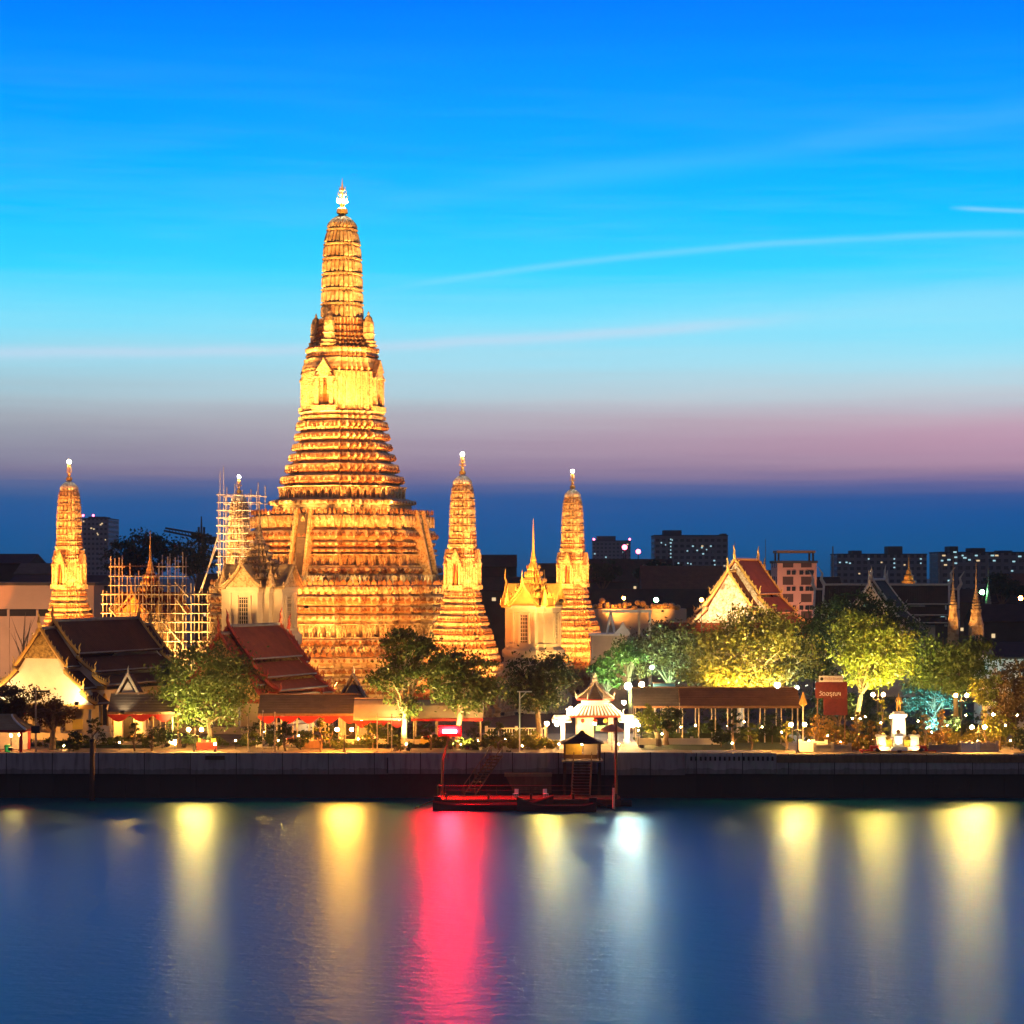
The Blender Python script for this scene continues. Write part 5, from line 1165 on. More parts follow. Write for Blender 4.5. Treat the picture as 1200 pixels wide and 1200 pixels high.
lamp('small warm garden light above the egg-shaped bush', 1164, 837, 280, 'warm_s', .18)
lamp('small round path light beside the pale-trunked bonsai', 858, 871, 274, 'warm_s', .1)
lamp('warm lamp inside the red-posted kiosk at the left edge', 13, 862, 274, 'warm_s', .16); lamp('second warm kiosk lamp nearer the wooden pole', 23, 861, 274.4, 'warm_s', .16)
lamp('dim orange lamp left of the gold-gabled hall', 822, 703, 375, 'orange', .3)
lamp('small orange lamp over the glowing low roof', 731, 701, 436, 'orange', .3)
gp = thing('green_lit_post', 'pale green lit post with a bracket arm before the dark round tree', 'lamp post', (PX(609, 274), 274, GZ))
zt = PZ(810, 274) - GZ; b = MB(); b.tube([(0, 0, -.1), (0, 0, zt)], .09, 6); b.build('post', M['white'], gp)
b = MB(); b.tube([(-.3, 0, zt - .05), (1.4, 0, zt - .05)], .07, 5); b.tube([(0, 0, zt - .9), (.75, 0, zt - .1)], .05, 5); b.build('bracket', M['white'], gp)
spot(gp, (-1.2, -1.4, .4), (0.2, 0, zt - 1), 600, 60, (.55, 1, .3))
up = thing('utility_pole', 'slim wooden pole with a crossarm and dark box at the left quay', 'utility pole', (PX(42, 272.5), 272.5, GZ)); zt = PZ(807, 272.5) - GZ
MB().tube([(0, 0, -.1), (0, 0, zt)], [.13, .1], 7).build('pole', M['barkp'], up); b = MB(); b.bz(.6, 0, zt - .38, zt - .2, 2.0, .12); b.tube([(0, 0, zt - 1.1), (.8, 0, zt - .3)], .04, 4); b.build('crossarm', M['iron'], up)
MB().bz(0, -.15, 2.2, 3.0, .95, .35).build('meter_box', M['iron'], up)
for i, (p, row) in enumerate(((291, 834), (308, 834), (322, 836))):
    f = thing('flagpole', ('leftmost', 'middle', 'rightmost')[i] + ' of the three bare pale poles before the long grey shelter', 'pole', (PX(p, 272.6), 272.6, GZ), group='bare poles by the long grey shelter'); z = PZ(row, 272.6) - GZ
    MB().lathe([(-.05, .09), (.2, .07), (z, .05), (z + .03, .09), (z + .15, .09), (z + .2, .01)], 6).build('pole', M['steel'], f); MB().lathe([(-.04, .2), (.12, .2), (.14, .1)], 8).build('base', M['concrete'], f)
for i, p in enumerate((442, 459)):
    f = thing('flagpole', ('left' if i == 0 else 'right') + ' of the two pale poles under the tent beside the lit trunk', 'pole', (PX(p, 273.0), 273.0, GZ), group='poles under the tent'); z = PZ(838, 273) - GZ
    MB().lathe([(-.05, .09), (.2, .07), (z, .05), (z + .03, .09), (z + .15, .09), (z + .2, .01)], 6).build('pole', M['steel'], f); MB().lathe([(-.04, .2), (.12, .2), (.14, .1)], 8).build('base', M['concrete'], f)

# ------------------------------------------------------------------ royal statue, flower terrace, sign, balustrades, kiosk
st = thing('royal_statue', 'golden standing statue with a sword on a tall white pedestal', 'statue', (PX(1053, 276), 276, GZ)); z1 = PZ(834, 276) - GZ
b = MB(); b.sweep([(-1, -1), (1, -1), (1, 1), (-1, 1)], [(0, 1.3), (.5, 1.3), (.52, 1.0), (1.6, .75), (z1 - .7, .62), (z1 - .5, .85), (z1 - .25, .85), (z1 - .2, .6), (z1, .6)]); b.build('pedestal', M['white'], st)
def skinned(name, verts, edges, rad, m_, parent, loc=(0, 0, 0)):
    me = bpy.data.meshes.new(name); me.from_pydata(verts, edges, []); o = bpy.data.objects.new(name, me); COL.objects.link(o)
    md = o.modifiers.new('s', 'SKIN'); 
    for i, q in enumerate(rad): me.skin_vertices[0].data[i].radius = (q, q)
    me.skin_vertices[0].data[0].use_root = True
    o.modifiers.new('d', 'SUBSURF').levels = 1; bpy.context.view_layer.update()
    ev = bpy.data.meshes.new_from_object(o.evaluated_get(bpy.context.evaluated_depsgraph_get())); ev.name = name
    bpy.data.objects.remove(o); ev.materials.clear(); ev.materials.append(m_); o = bpy.data.objects.new(name, ev); COL.objects.link(o); o.parent = parent; o.location = loc; return o
V = [(0, 0, 1.0), (0, 0, 1.25), (0, 0, 1.5), (0, 0, 1.68), (0, -.02, 1.84), (0, 0, 2.0), (-.22, 0, 1.55), (-.36, -.02, 1.28), (-.28, -.2, 1.08), (.22, 0, 1.55), (.36, 0, 1.28), (.34, -.12, 1.02), (-.11, 0, .9), (-.14, -.02, .5), (-.15, 0, .08), (.11, 0, .9), (.15, -.05, .5), (.17, -.02, .08), (-.15, -.16, .04), (.17, -.18, .04), (0, 0, 2.18)]
EG = [(0, 1), (1, 2), (2, 3), (3, 4), (4, 5), (2, 6), (6, 7), (7, 8), (2, 9), (9, 10), (10, 11), (0, 12), (12, 13), (13, 14), (0, 15), (15, 16), (16, 17), (14, 18), (17, 19), (5, 20)]
RD = [.19, .17, .20, .07, .11, .10, .09, .07, .05, .09, .07, .05, .13, .09, .06, .13, .09, .06, .05, .05, .03]
skinned('figure', V, EG, RD, M['bronze'], st, (0, 0, z1))
MB().tube([(-.28, -.24, z1 + 1.12), (-.26, -.26, z1 + .06)], [.03, .02], 5).build('sword', M['bronze'], st)
spot(st, (-1.5, -2.4, 2.3), (0, 0, z1 - .6), 1500, 95, (1, .82, .55)); spot(st, (1.5, -2.4, 2.3), (0, 0, z1 + .8), 1800, 70, (1, .62, .18))
fl = thing('flower_terrace', 'stepped terrace of glowing cream shrines and red plinths before the statue', 'terrace', (PX(1052, 272.8), 272.8, GZ))
b = MB(); b.bz(0, 0, 0, .25, 8.4, 2.2); b.build('platform', M['redcloth'], fl); b = MB(); b.bz(0, -1.12, .02, .18, 8.2, .06); b.build('platform_edge', M['gold'], fl)
for x, w_, h, m_ in ((-1.9, .75, 2.0, 'plaster'), (-1.1, .6, 1.4, 'yellow'), (.0, .7, 2.1, 'white'), (1.1, .6, 1.4, 'yellow'), (1.9, .75, 2.0, 'plaster')):
    b = MB(); y = -.35 if x == 0 else .2
    b.sweep([(-1, -1), (1, -1), (1, 1), (-1, 1)], [(.25, w_ * 1.35), (.45, w_ * 1.35), (.47, w_ * 1.15), (.65, w_ * 1.2), (.67, w_ * .72), (h - .3, w_ * .62), (h - .25, w_ * .8), (h, w_ * .72)], 0, (x, y)); b.build('altar', M[m_], fl)
    f = MB(); f.lathe([(h, .12), (h + .2, .3), (h + .3, .28), (h + .5, .05)], 8, (x, y)); f.build('offering_bowl', M['gold'], fl)
for x in (-2.6, 2.6): MB().bz(x, -.3, .25, .75, 1.2, 1.0).build('red_plinth', M['red'], fl)
spot(fl, (-2.2, -1.0, .5), (-1, 0, 1.3), 900, 120, (1, .75, .3)); spot(fl, (2.2, -1.0, .5), (1, 0, 1.3), 900, 120, (1, .7, .25)); spot(fl, (0, -1.05, .5), (0, 0, 3.5), 1600, 80, (1, .85, .6))
def text(body, size, m_, parent, loc, depth=.02):
    c = bpy.data.curves.new('lettering', 'FONT'); c.body = body; c.size = size; c.align_x = 'CENTER'; c.align_y = 'CENTER'; c.extrude = depth
    o = bpy.data.objects.new('lettering', c); COL.objects.link(o); bpy.context.view_layer.update()
    me = bpy.data.meshes.new_from_object(o.evaluated_get(bpy.context.evaluated_depsgraph_get())); bpy.data.objects.remove(o); me.name = 'lettering'; me.materials.clear(); me.materials.append(m_)
    q = bpy.data.objects.new('lettering', me); COL.objects.link(q); q.parent = parent; q.location = loc; q.rotation_euler = (math.pi / 2, 0, 0); return q
sg = thing('pier_sign', 'maroon sign board with pale lettering under a small white sign', 'sign', (PX(974, 279), 279, GZ)); zs = lambda r_: PZ(r_, 279) - GZ
b = MB(); b.bz(0, 0, zs(818), zs(799), 3.75, .2); b.bz(.5, 0, zs(838), zs(818.3), 2.8, .16); b.build('board', M['signred'], sg)
b = MB(); b.bz(-.05, -.16, zs(799), zs(792), 2.8, .1); wb_ = b.build('white_board', M['white'], sg)
text('ท่าเรือวัดอรุณ', .42, mat('sign_lettering_pink', (.45, .22, .22)), wb_, (.25, -.23, (zs(799) + zs(792)) / 2)); MB().sweep([(math.cos(a * .5236), math.sin(a * .5236)) for a in range(12)], [(0, .2), (.03, .2)]).build('emblem', M['iron'], wb_, loc=(-1.12, -.21, (zs(799) + zs(792)) / 2)).rotation_euler = (math.pi / 2, 0, 0)
text('วัดอรุณฯ', .72, M['white'], sg, (-.15, -.13, zs(813)))
b = MB()
for x in (-1.6, 1.6): b.bz(x, .1, 0, zs(818.5), .14, .14)
b.build('legs', M['woodlt'], sg)
spot(sg, (0, -2.5, 1.2), (0, 0, zs(808)), 140, 70, (1, .85, .7))
pf = thing('pointed_marker', 'gold leaf-shaped boundary marker at the end of the walkway roof', 'marker', (PX(941, 277.5), 277.5, GZ)); zb, zt = PZ(829, 277.5) - GZ, PZ(810, 277.5) - GZ
b = MB(); b.add([(-.5, 0, zb + .4), (0, -.25, zb + .4), (.5, 0, zb + .4), (0, .25, zb + .4), (0, 0, zt), (0, 0, zb)], [(0, 1, 4), (1, 2, 4), (2, 3, 4), (3, 0, 4), (1, 0, 5), (2, 1, 5), (3, 2, 5), (0, 3, 5)]); b.build('leaf', M['gold'], pf); MB().tube([(0, 0, -.1), (0, 0, zb + .1)], .09, 6).build('stem', M['barge_white'], pf)
spot(pf, (-.6, -1.6, 2.6), (0, 0, zb + 1), 160, 70, (1, .8, .35))
def balustrade(label, px0, px1, Y, h=1.0, m_='white', solid=False):
    x0, x1 = PX(px0, Y), PX(px1, Y); W = x1 - x0; r = thing('balustrade', label, 'balustrade', ((x0 + x1) / 2, Y, GZ)); b = MB(); b.bz(0, 0, h - .14, h, W, .28); b.bz(0, 0, 0, .18, W, .3); b.build('rail', M[m_], r)
    if solid: MB().bz(0, 0, .16, h - .1, W - .1, .16).build('panel', M[m_], r)
    else:
        n = max(3, int(W / .32))
        for i in range(min(n, 60)): MB().lathe([(.16, .07), (.3, .1), (.45, .06), (.7, .09), (h - .12, .06)], 6, (-W / 2 + W * (i + .5) / n, 0)).build('baluster', M[m_], r)
    for i in range(max(2, round(W / 3)) + 1): MB().bz(-W / 2 + W * i / max(2, round(W / 3)), 0, -.02, h + .2, .36, .36).build('pier', M[m_], r)
balustrade('white balustrade at the right end of the lawn', 938, 968, 273.2, 1.2, solid=True)
balustrade('dark-fronted planter wall left of the flower terrace', 955, 996, 272.2, .9, 'stone', True); balustrade('dark-fronted planter wall right of the flower terrace', 1090, 1124, 272.2, .9, 'stone', True)
balustrade('bright white balustrade before the right pair of lamps', 1126, 1146, 272.4, 1.1, solid=True); balustrade('creamy balustrade right of the bright white one', 1148, 1168, 272.5, 1.1, 'cream', True)
balustrade('long pale fence behind the dark low bonsai', 570, 640, 285, 2.0, 'plaster'); balustrade('low pale wall along the left half of the lawn', 748, 842, 284, .8, 'plaster', True)
balustrade('low garden wall before the left shelter', 112, 205, 280, .7, 'cream', True); balustrade('low garden wall under the canvas tents', 400, 560, 284, .7, 'cream', True)
kb = MB(); kb.bz(0, 0, GZ + .03, GZ + .2, PX(905, 272) - PX(812, 272), .4); k = kb.build('kerb', M['white'], loc=(PX(858, 272), 272.4, 0)); struct(k)
ks = thing('kiosk', 'tan-roofed kiosk with red posts at the left edge', 'kiosk', (PX(5, 274.8), 274.8, GZ))
b = MB(); concave_roof(b, 2.6, 4.2, 3.1, 1.1, 4); b.build('roof', M['tile_tan'], ks); b = MB(); b.sweep([(-1, -1), (1, -1), (1, 1), (-1, 1)], [(2.3, 3.0), (2.5, 3.1), (2.6, 3.1)]); b.build('eave_trim', M['red'], ks)
b = MB()
for s in (-1, 1): b.tube([(s * (1.1 + 2.0 * (1 - i / 5) ** 1.6), -(1.1 + 2.0 * (1 - i / 5) ** 1.6), 2.66 + 1.6 * i / 5) for i in range(6)], .12, 5)
b.build('hip_ribs', M['white'], ks)
for s in (-1, 1):
    for y in (-2.3, 2.3): MB().bz(s * 2.4, y, 0, 2.35, .3, .3).build('post', M['red'], ks)
MB().bz(0, 2.2, 0, 2.2, 4.6, .1).build('back_wall', M['plaster'], ks)
bn = thing('litter_bin', 'bright green litter bin beside the kiosk posts', 'bin', (PX(9, 272.6), 272.6, GZ)); MB().lathe([(0, .3), (.6, .36), (.62, .4), (.8, .38), (.9, .15)], 10).build('body', mat('green_plastic', (.05, .55, .10)), bn); MB().lathe([(.62, .41), (.68, .41)], 10).build('rim', M['iron'], bn)
spot(bn, (.5, -1.2, .5), (0, 0, .5), 40, 70, (1, .9, .7))
sh = thing('wayside_shrine', 'small gabled grey shrine right of the red roofed hall', 'shrine', (PX(413, 287), 287, GZ)); zt = PZ(790, 287) - GZ
b = MB(); b.prism([(-1.7, 0), (1.7, 0), (1.7, zt * .55), (0, zt * .9), (-1.7, zt * .55)], 0, 3); b.build('wall', M['stone'], sh); b = MB()
for s in (-1, 1): P4 = ((0, -.4, zt), (s * 2.3, -.4, zt * .5), (s * 2.3, 3.2, zt * .5), (0, 3.2, zt)); b.slab(*(P4 if s > 0 else (P4[1], P4[0], P4[3], P4[2])), .2)
ro = b.build('roof', M['tile_grey'], sh); b = MB(); [b.tube([(0, -.42, zt + .05), (s * 1.2, -.42, zt * .74), (s * 2.35, -.42, zt * .5)], .12, 5) for s in (-1, 1)]; horn(b, (0, -.4, zt), .7, .4); horn(b, (0, 3.2, zt), .7, -.4); b.build('bargeboard', M['stone'], ro); MB().bz(0, -.04, 0, zt * .5, 1.5, .1).build('doorway', M['dark'], sh)
sh2 = thing('wayside_shrine', 'small white gabled gatehouse between the white-lit hall and the left tree', 'shrine', (PX(150, 286), 286, GZ)); zt = PZ(790, 286) - GZ
b = MB(); b.prism([(-1.7, 0), (1.7, 0), (1.7, zt * .55), (0, zt * .9), (-1.7, zt * .55)], 0, 3); b.build('wall', M['plaster'], sh2); b = MB()
for s in (-1, 1): P4 = ((0, -.4, zt), (s * 2.4, -.4, zt * .5), (s * 2.4, 3.2, zt * .5), (0, 3.2, zt)); b.slab(*(P4 if s > 0 else (P4[1], P4[0], P4[3], P4[2])), .2)
ro = b.build('roof', M['tile_brown'], sh2); b = MB(); [b.tube([(0, -.42, zt + .05), (s * 1.2, -.42, zt * .74), (s * 2.45, -.42, zt * .5)], .17, 5) for s in (-1, 1)]; horn(b, (0, -.4, zt), .8, .4); b.build('bargeboard', M['barge_white'], ro); MB().bz(0, -.04, 0, zt * .45, 1.3, .1).build('doorway', M['dark'], sh2)
spot(sh2, (0, -4, 4.2), (0, 0, zt * .75), 700, 70, (1, .8, .45))
yl = thing('yellow_banner', 'yellow banner stand between the open-crowned tree and the pile', 'banner', (PX(91, 279), 279, GZ)); MB().bz(0, 0, 2.2, 3.4, 1.2, .06).build('cloth', M['yellow'], yl); MB().bz(0, 0, .6, 1.7, 1.1, .06).build('lower_cloth', M['yellow'], yl); b = MB(); [b.bz(s * .55, .05, 0, 3.5, .06, .06) for s in (-1, 1)]; b.build('frame', M['steel'], yl)
um = thing('market_umbrella', 'red and cream sunshade right of the landing shelter', 'umbrella', (PX(717, 275), 275, GZ)); b = MB(); b.lathe([(2.2, 1.35), (2.45, 1.3), (2.8, .7), (3.1, .05)], 10); b.build('canopy', mat('salmon_canvas', (.5, .2, .14)), um); MB().tube([(0, 0, 0), (0, 0, 3)], .04, 6).build('pole', M['steel'], um)
# understorey: the mass of low plants that fills the riverside beds
def undergrowth(px0, px1, Y0, Y1, nb, nl, m_, seed, hmax=1.6):
    rr = random.Random(seed); bl = []
    for i in range(nb):
        Y = rr.uniform(Y0, Y1); h = rr.uniform(.4, hmax) * .5; bl.append((PX(rr.uniform(px0, px1), Y), Y, GZ + h * .8, rr.uniform(.5, 1.3), rr.uniform(.4, .8), h))
    me, _ = leaf_mesh('undergrowth', bl, nl, .15, m_, seed, .2); o = bpy.data.objects.new('undergrowth', me); COL.objects.link(o); struct(o, 'stuff')
undergrowth(40, 300, 277, 284, 46, 9000, M['leaf_mid'], 501); undergrowth(290, 580, 276, 286, 60, 11000, M['leaf_mid'], 502, 1.9); undergrowth(575, 650, 276, 284, 22, 5000, M['leaf_gold'], 503, 2.2)
undergrowth(745, 930, 288, 299, 50, 10000, M['leaf_mid'], 504, 2.4); undergrowth(945, 1210, 276, 292, 90, 18000, M['leaf_gold'], 505, 2.4); undergrowth(960, 1190, 292, 306, 50, 10000, M['leaf_dark'], 506, 3.6)
undergrowth(955, 1180, 273.2, 276, 34, 5000, M['leaf_orange'], 507, 1.3)
for p, row, Y in ((999, 842, 282), (1008, 842, 283), (1014, 840, 283), (1032, 847, 280), (1076, 845, 282), (1092, 858, 277), (1066, 868, 276), (1184, 868, 276), (985, 869, 275), (948, 868, 275), (700, 868, 275), (612, 874, 274.5), (592, 866, 280), (350, 862, 277), (326, 868, 276), (310, 858, 280), (276, 868, 277), (205, 872, 276), (140, 870, 276), (75, 874, 276), (1128, 872, 275), (776, 860, 282), (798, 852, 288), (815, 850, 290), (835, 846, 292), (852, 850, 290), (872, 846, 292), (893, 852, 290), (916, 858, 284), (764, 842, 286), (748, 856, 280), (655, 872, 276), (725, 872, 275), (560, 868, 279), (540, 872, 277), (476, 872, 276), (420, 866, 279), (970, 862, 277), (1022, 866, 276), (1110, 850, 280), (1132, 838, 284), (1146, 868, 276), (1178, 850, 280), (1192, 838, 284)):
    z = max(PZ(row, Y) - GZ, .25); o = thing('garden_lantern', 'tiny round lantern glowing among the riverside shrubs', 'lantern', (PX(p, Y), Y, GZ), group='tiny lanterns among the riverside shrubs')
    MB().tube([(0, 0, -.05), (0, 0, z - .05)], .03, 5).build('stake', M['iron'], o); MB().ball((0, 0, z), .085, 8, 5).build('globe', E['warm_s'], o)  # many of these lanterns are added to brighten the dim garden
undergrowth(740, 1210, 308, 326, 90, 16000, M['leaf_dark'], 511, 8.0); undergrowth(290, 600, 288, 300, 60, 9000, M['leaf_dark'], 512, 3.4); undergrowth(1040, 1130, 294, 304, 30, 6000, M['leaf_teal'], 513, 5.0)
def stall(label, px, Y, cloth, goods, w_=2.2, cols=()):
    r = thing('market_stall', label, 'stall', (PX(px, Y), Y, GZ), group='stalls under the riverside shelters')
    MB().bz(0, 0, .82, .9, w_, 1.0).build('table_top', M['woodlt'], r); MB().bz(0, -.52, .1, .86, w_ + .06, .05).build('table_cloth', M[cloth], r)
    for sx_ in (-1, 1): MB().bz(sx_ * (w_ / 2 - .1), 0, 0, .82, .08, .9).build('trestle', M['woodlt'], r)
    rr = random.Random(int(px)); 
    for i in range(7): b = MB(); h = rr.uniform(.15, .45); b.bz(-w_ / 2 + .2 + i * (w_ - .4) / 6, rr.uniform(-.25, .25), .9, .9 + h, .26, .3, top=rr.uniform(.6, 1)); b.build('goods', M[rr.choice(goods)], r)
stall('stall draped in red before the dark shrub at the left tree', 243, 276.5, 'redcloth', ('red', 'yellow', 'plaster')); stall('stall with white goods at the left end of the long grey shelter', 312, 279, 'plaster', ('white', 'cream', 'yellow'))
stall('stall with cream cloth in the middle of the long grey shelter', 345, 280, 'cream', ('white', 'red', 'yellow'), 2.6); stall('wooden counter stall at the right of the long grey shelter', 366, 278, 'woodlt', ('cream', 'pot'), 2.4)
stall('stall with orange cloth under the left grey shelter', 165, 284.5, 'pot', ('yellow', 'red', 'white'), 2.6); stall('stall with red cloth under the left canvas tent', 430, 281, 'redcloth', ('yellow', 'white'), 2.2); stall('stall with yellow cloth under the right canvas tent', 505, 283, 'yellow', ('red', 'white'), 2.4)
# ------------------------------------------------------------------ city behind
def facade(name, c1, c2, wx, wz, dark=.25):
    """rendered wall with rows of dark windows set by storey"""
    m = bpy.data.materials.new(name); m.use_nodes = True; t = NT(m.node_tree); b = t.n['Principled BSDF']; v = t.coord('Object'); s_ = t.new('ShaderNodeSeparateXYZ'); t.l.new(v, s_.inputs[0])
    u = t.m('FRACT', t.m('DIVIDE', t.m('ADD', s_.outputs[0], s_.outputs[1]), wx)); q = t.m('FRACT', t.m('DIVIDE', s_.outputs[2], wz))
    win = t.m('MULTIPLY', t.m('MULTIPLY', t.m('GREATER_THAN', u, .22), t.m('LESS_THAN', u, .80)), t.m('MULTIPLY', t.m('GREATER_THAN', q, .34), t.m('LESS_THAN', q, .82)))
    base = t.mix(t.noise(v, .15, 4), (*c1, 1), (*c2, 1)); t.l.new(t.mix(win, base, tuple(x * dark for x in c1) + (1,)), b.inputs['Base Color'])
    t.l.new(t.m('MULTIPLY_ADD', win, -.55, .8), b.inputs['Roughness']); return m
def block(label, px0, px1, ytop, Y, m_, depth=14, lit=(), wins=0, seed=0, roofs=(), wm='win_c', win_px=(1.9, 1.5), name='apartment_block', cat='building', red=(), rz=0):
    x0, x1 = PX(px0, Y), PX(px1, Y); W = x1 - x0; z = PZ(ytop, Y) - GZ; r = thing(name, label, cat, ((x0 + x1) / 2, Y, GZ), rz)
    b = MB(); b.bz(0, depth / 2, -.2, z, W, depth); b.build('wall', m_, r)
    b = MB(); b.bz(0, depth / 2, z, z + .5, W + .4, depth + .4)
    for (a, c, t_) in roofs: b.bz((PX(a, Y) + PX(c, Y)) / 2 - (x0 + x1) / 2, depth / 2, z + .45, PZ(t_, Y) - GZ, PX(c, Y) - PX(a, Y), depth * .5)
    b.build('roof', M['roofdark'], r)
    rr = random.Random(seed); k = Y / F; w_, h_ = win_px[0] * k, win_px[1] * k
    sp = [(PX(a, Y) - (x0 + x1) / 2, PZ(q, Y) - GZ) for a, q in lit] + [(rr.uniform(-W / 2 + w_, W / 2 - w_), rr.uniform(z * .35, z - h_ * 1.2)) for _ in range(wins)]
    for i, (x, zz) in enumerate(sp):
        MB().bz(x, -.12, zz - h_ / 2, zz + h_ / 2, w_ * rr.uniform(.6, 1.2), .2).build('window', E[wm if rr.random() < .8 else 'win_w'], r)
    for a, q in red: MB().ball((PX(a, Y) - (x0 + x1) / 2, 1, PZ(q, Y) - GZ), 1.3 * k, 8, 5).build('warning_light', E['pink'], r)
    return r
M['roofdark'] = mat('dark_flat_roof', (.05, .045, .045), .9, .4, .3)
FA = facade('grey_facade', (.16, .15, .15), (.12, .115, .12), 3.2, 3.0); FB = facade('pink_facade', (.42, .23, .18), (.36, .19, .15), 3.6, 3.4, .15); FC = facade('pale_facade', (.26, .23, .22), (.20, .18, .18), 2.6, 3.1); FD = facade('dark_facade', (.035, .03, .03), (.022, .02, .02), 4, 3.4, .5)
WH = mat('warehouse_wall', (.36, .25, .18), .85, .15, .3)
block('large slab block with scattered lit windows under the right half of the sky', 767, 853, 628, 1250, FA, 30, [(786, 632 + i * 4.2) for i in range(7)] + [(775, 636), (812, 640), (817, 645), (823, 640), (828, 644), (833, 640), (824, 649), (837, 657), (806, 660), (849, 663), (795, 660)], 10, 1, [(779, 800, 621), (847, 853, 625)])
block('faint twin-topped tower block left of the large slab block', 695, 739, 634, 1900, FA, 30, [(697, 649), (710, 653), (722, 660)], 4, 2, [(700, 722, 628)], red=[(696, 632), (738, 632)])
ms = thing('radio_mast', 'thin lattice mast with a red light before the faint tower block', 'mast', (PX(732, 1000), 1000, GZ)); zt = PZ(643, 1000) - GZ; b = MB()
for s in (-1, 1): b.tube([(s * 1.5, 0, 0), (s * .4, 0, zt)], .2, 4)
for i in range(12): b.tube([(-1.4 + i * .08, 0, zt * i / 12), (1.4 - i * .08, 0, zt * (i + 1) / 12)], .12, 4)
b.build('lattice', M['iron'], ms); MB().ball((0, 0, zt + .6), 1.1, 8, 5).build('warning_light', E['pink'], ms)
ms = thing('radio_mast', 'shorter mast with a red light right of the faint tower block', 'mast', (PX(748, 1000), 1000, GZ)); zt = PZ(648, 1000) - GZ; b = MB(); b.tube([(0, 0, 0), (0, 0, zt)], [.5, .2], 5); [b.tube([(-.8, 0, zt * i / 8), (.8, 0, zt * i / 8)], .12, 4) for i in range(1, 8)]; b.build('lattice', M['iron'], ms); MB().ball((0, 0, zt + .6), 1.0, 8, 5).build('warning_light', E['pink'], ms)
block('long grey block with a stair tower far behind the dark temple roofs', 981, 1086, 650, 1150, FA, 24, [(992, 659), (996, 660), (1018, 655), (1033, 659), (1048, 655), (1048, 660), (1048, 665), (1079, 660), (1079, 655), (1060, 662)], 5, 3, [(1043, 1060, 640), (1000, 1012, 645)])
block('wide block with cool lit windows at the right edge of the skyline', 1101, 1230, 648, 1000, FA, 24, [(1106, 651), (1112, 656), (1104, 657), (1108, 662), (1119, 647), (1120, 653), (1120, 660), (1136, 656), (1146, 657), (1144, 651), (1163, 651), (1168, 651), (1165, 657), (1188, 658), (1186, 669), (1195, 652), (1128, 651)], 8, 4, [(1116, 1126, 640), (1141, 1158, 642), (1175, 1190, 645)], win_px=(3.4, 1.7))
block('pale residential tower behind the lone slender tower', 96, 127, 608, 1500, FC, 40, [(107, 619), (110, 620), (98, 611), (114, 625)], 5, 5, [(100, 120, 605)], wm='win_w', red=[(97, 604), (109, 604)])
pk = block('pink apartment house with two rows of windows behind the gold-gabled hall', 911, 957, 660, 470, FB, 12, (), 0, 6, name='apartment_house')
for row in (671, 690, 712):
    for p in (924, 930, 939, 946, 951): MB().bz(PX(p, 470) - PX(934, 470), -.08, PZ(row + 2.5, 470) - GZ, PZ(row - 2.5, 470) - GZ, 4.4 * 470 / F, .2).build('window', M['glassd'], pk)
b = MB()
for x in (-3.4, 3.4): b.bz(x, 2, PZ(660, 470) - GZ + .5, PZ(648, 470) - GZ, .35, .35); b.bz(x, 8, PZ(660, 470) - GZ + .5, PZ(648, 470) - GZ, .35, .35)
b.bz(0, 5, PZ(648, 470) - GZ, PZ(645, 470) - GZ, 7.6, 7.4); b.build('roof_frame', M['woodlt'], pk); spot(pk, (-6, -14, 9), (0, 0, 16), 17000, 80, (1, .50, .30))
# low dark roofs and sheds of the town
def shed(label, px0, px1, yr, ye, Y, m_, depth=16, wallm=None, name='shed'):
    x0, x1 = PX(px0, Y), PX(px1, Y); W = x1 - x0; zr, ze = PZ(yr, Y + depth / 2) - GZ, PZ(ye, Y) - GZ; r = thing(name, label, 'building', ((x0 + x1) / 2, Y, GZ))
    b = MB(); b.bz(0, depth / 2, -.2, ze - .05, W * .98, depth * .96); b.build('wall', wallm or M['roofdark'], r); b = MB()
    b.slab((-W / 2, 0, ze), (W / 2, 0, ze), (W / 2, depth / 2, zr), (-W / 2, depth / 2, zr), .25); b.slab((W / 2, depth, ze), (-W / 2, depth, ze), (-W / 2, depth / 2, zr), (W / 2, depth / 2, zr), .25)
    for s in (-1, 1): b.add([(s * W * .49, .1, ze - .1), (s * W * .49, depth - .1, ze - .1), (s * W * .49, depth / 2, zr - .1)], [(0, 1, 2) if s > 0 else (0, 2, 1)])
    b.build('roof', m_, r)
    rq = random.Random(int(px0 * 7 + yr))
    for i in range(rq.randint(3, 7) if ze > 3 else 0): xx = rq.uniform(-W * .42, W * .42); zz = rq.uniform(ze * .45, ze * .92); MB().bz(xx, -.08, zz - .35, zz + .35, rq.uniform(.4, 1.1), .14).build('window', E['win_w' if rq.random() < .6 else 'win_c'], r)  # random glowing panes added to brighten the dark sheds
    return r
wh = block('long beige warehouse with a dark window band at the left edge', -40, 110, 686, 390, WH, 20, name='warehouse')
b = MB(); b.bz(0, -.06, PZ(722, 390) - GZ, PZ(714, 390) - GZ, PX(50, 390) - PX(-60, 390) + 5, .2); b.build('window_band', M['dark'], wh); b = MB()
for p in (-30, 10, 44, 80): b.bz(PX(p, 390) - PX(35, 390), -.1, 0, PZ(714, 390) - GZ, .4, .3)
b.bz(0, -.1, PZ(738, 390) - GZ, PZ(736, 390) - GZ, 20, .3); b.build('pilasters', WH, wh); spot(wh, (-4, -20, 8), (-2, 0, 12), 26000, 90, (1, .5, .24)); spot(wh, (14, -20, 3), (-4, 0, 6), 9000, 90, (1, .6, .3))
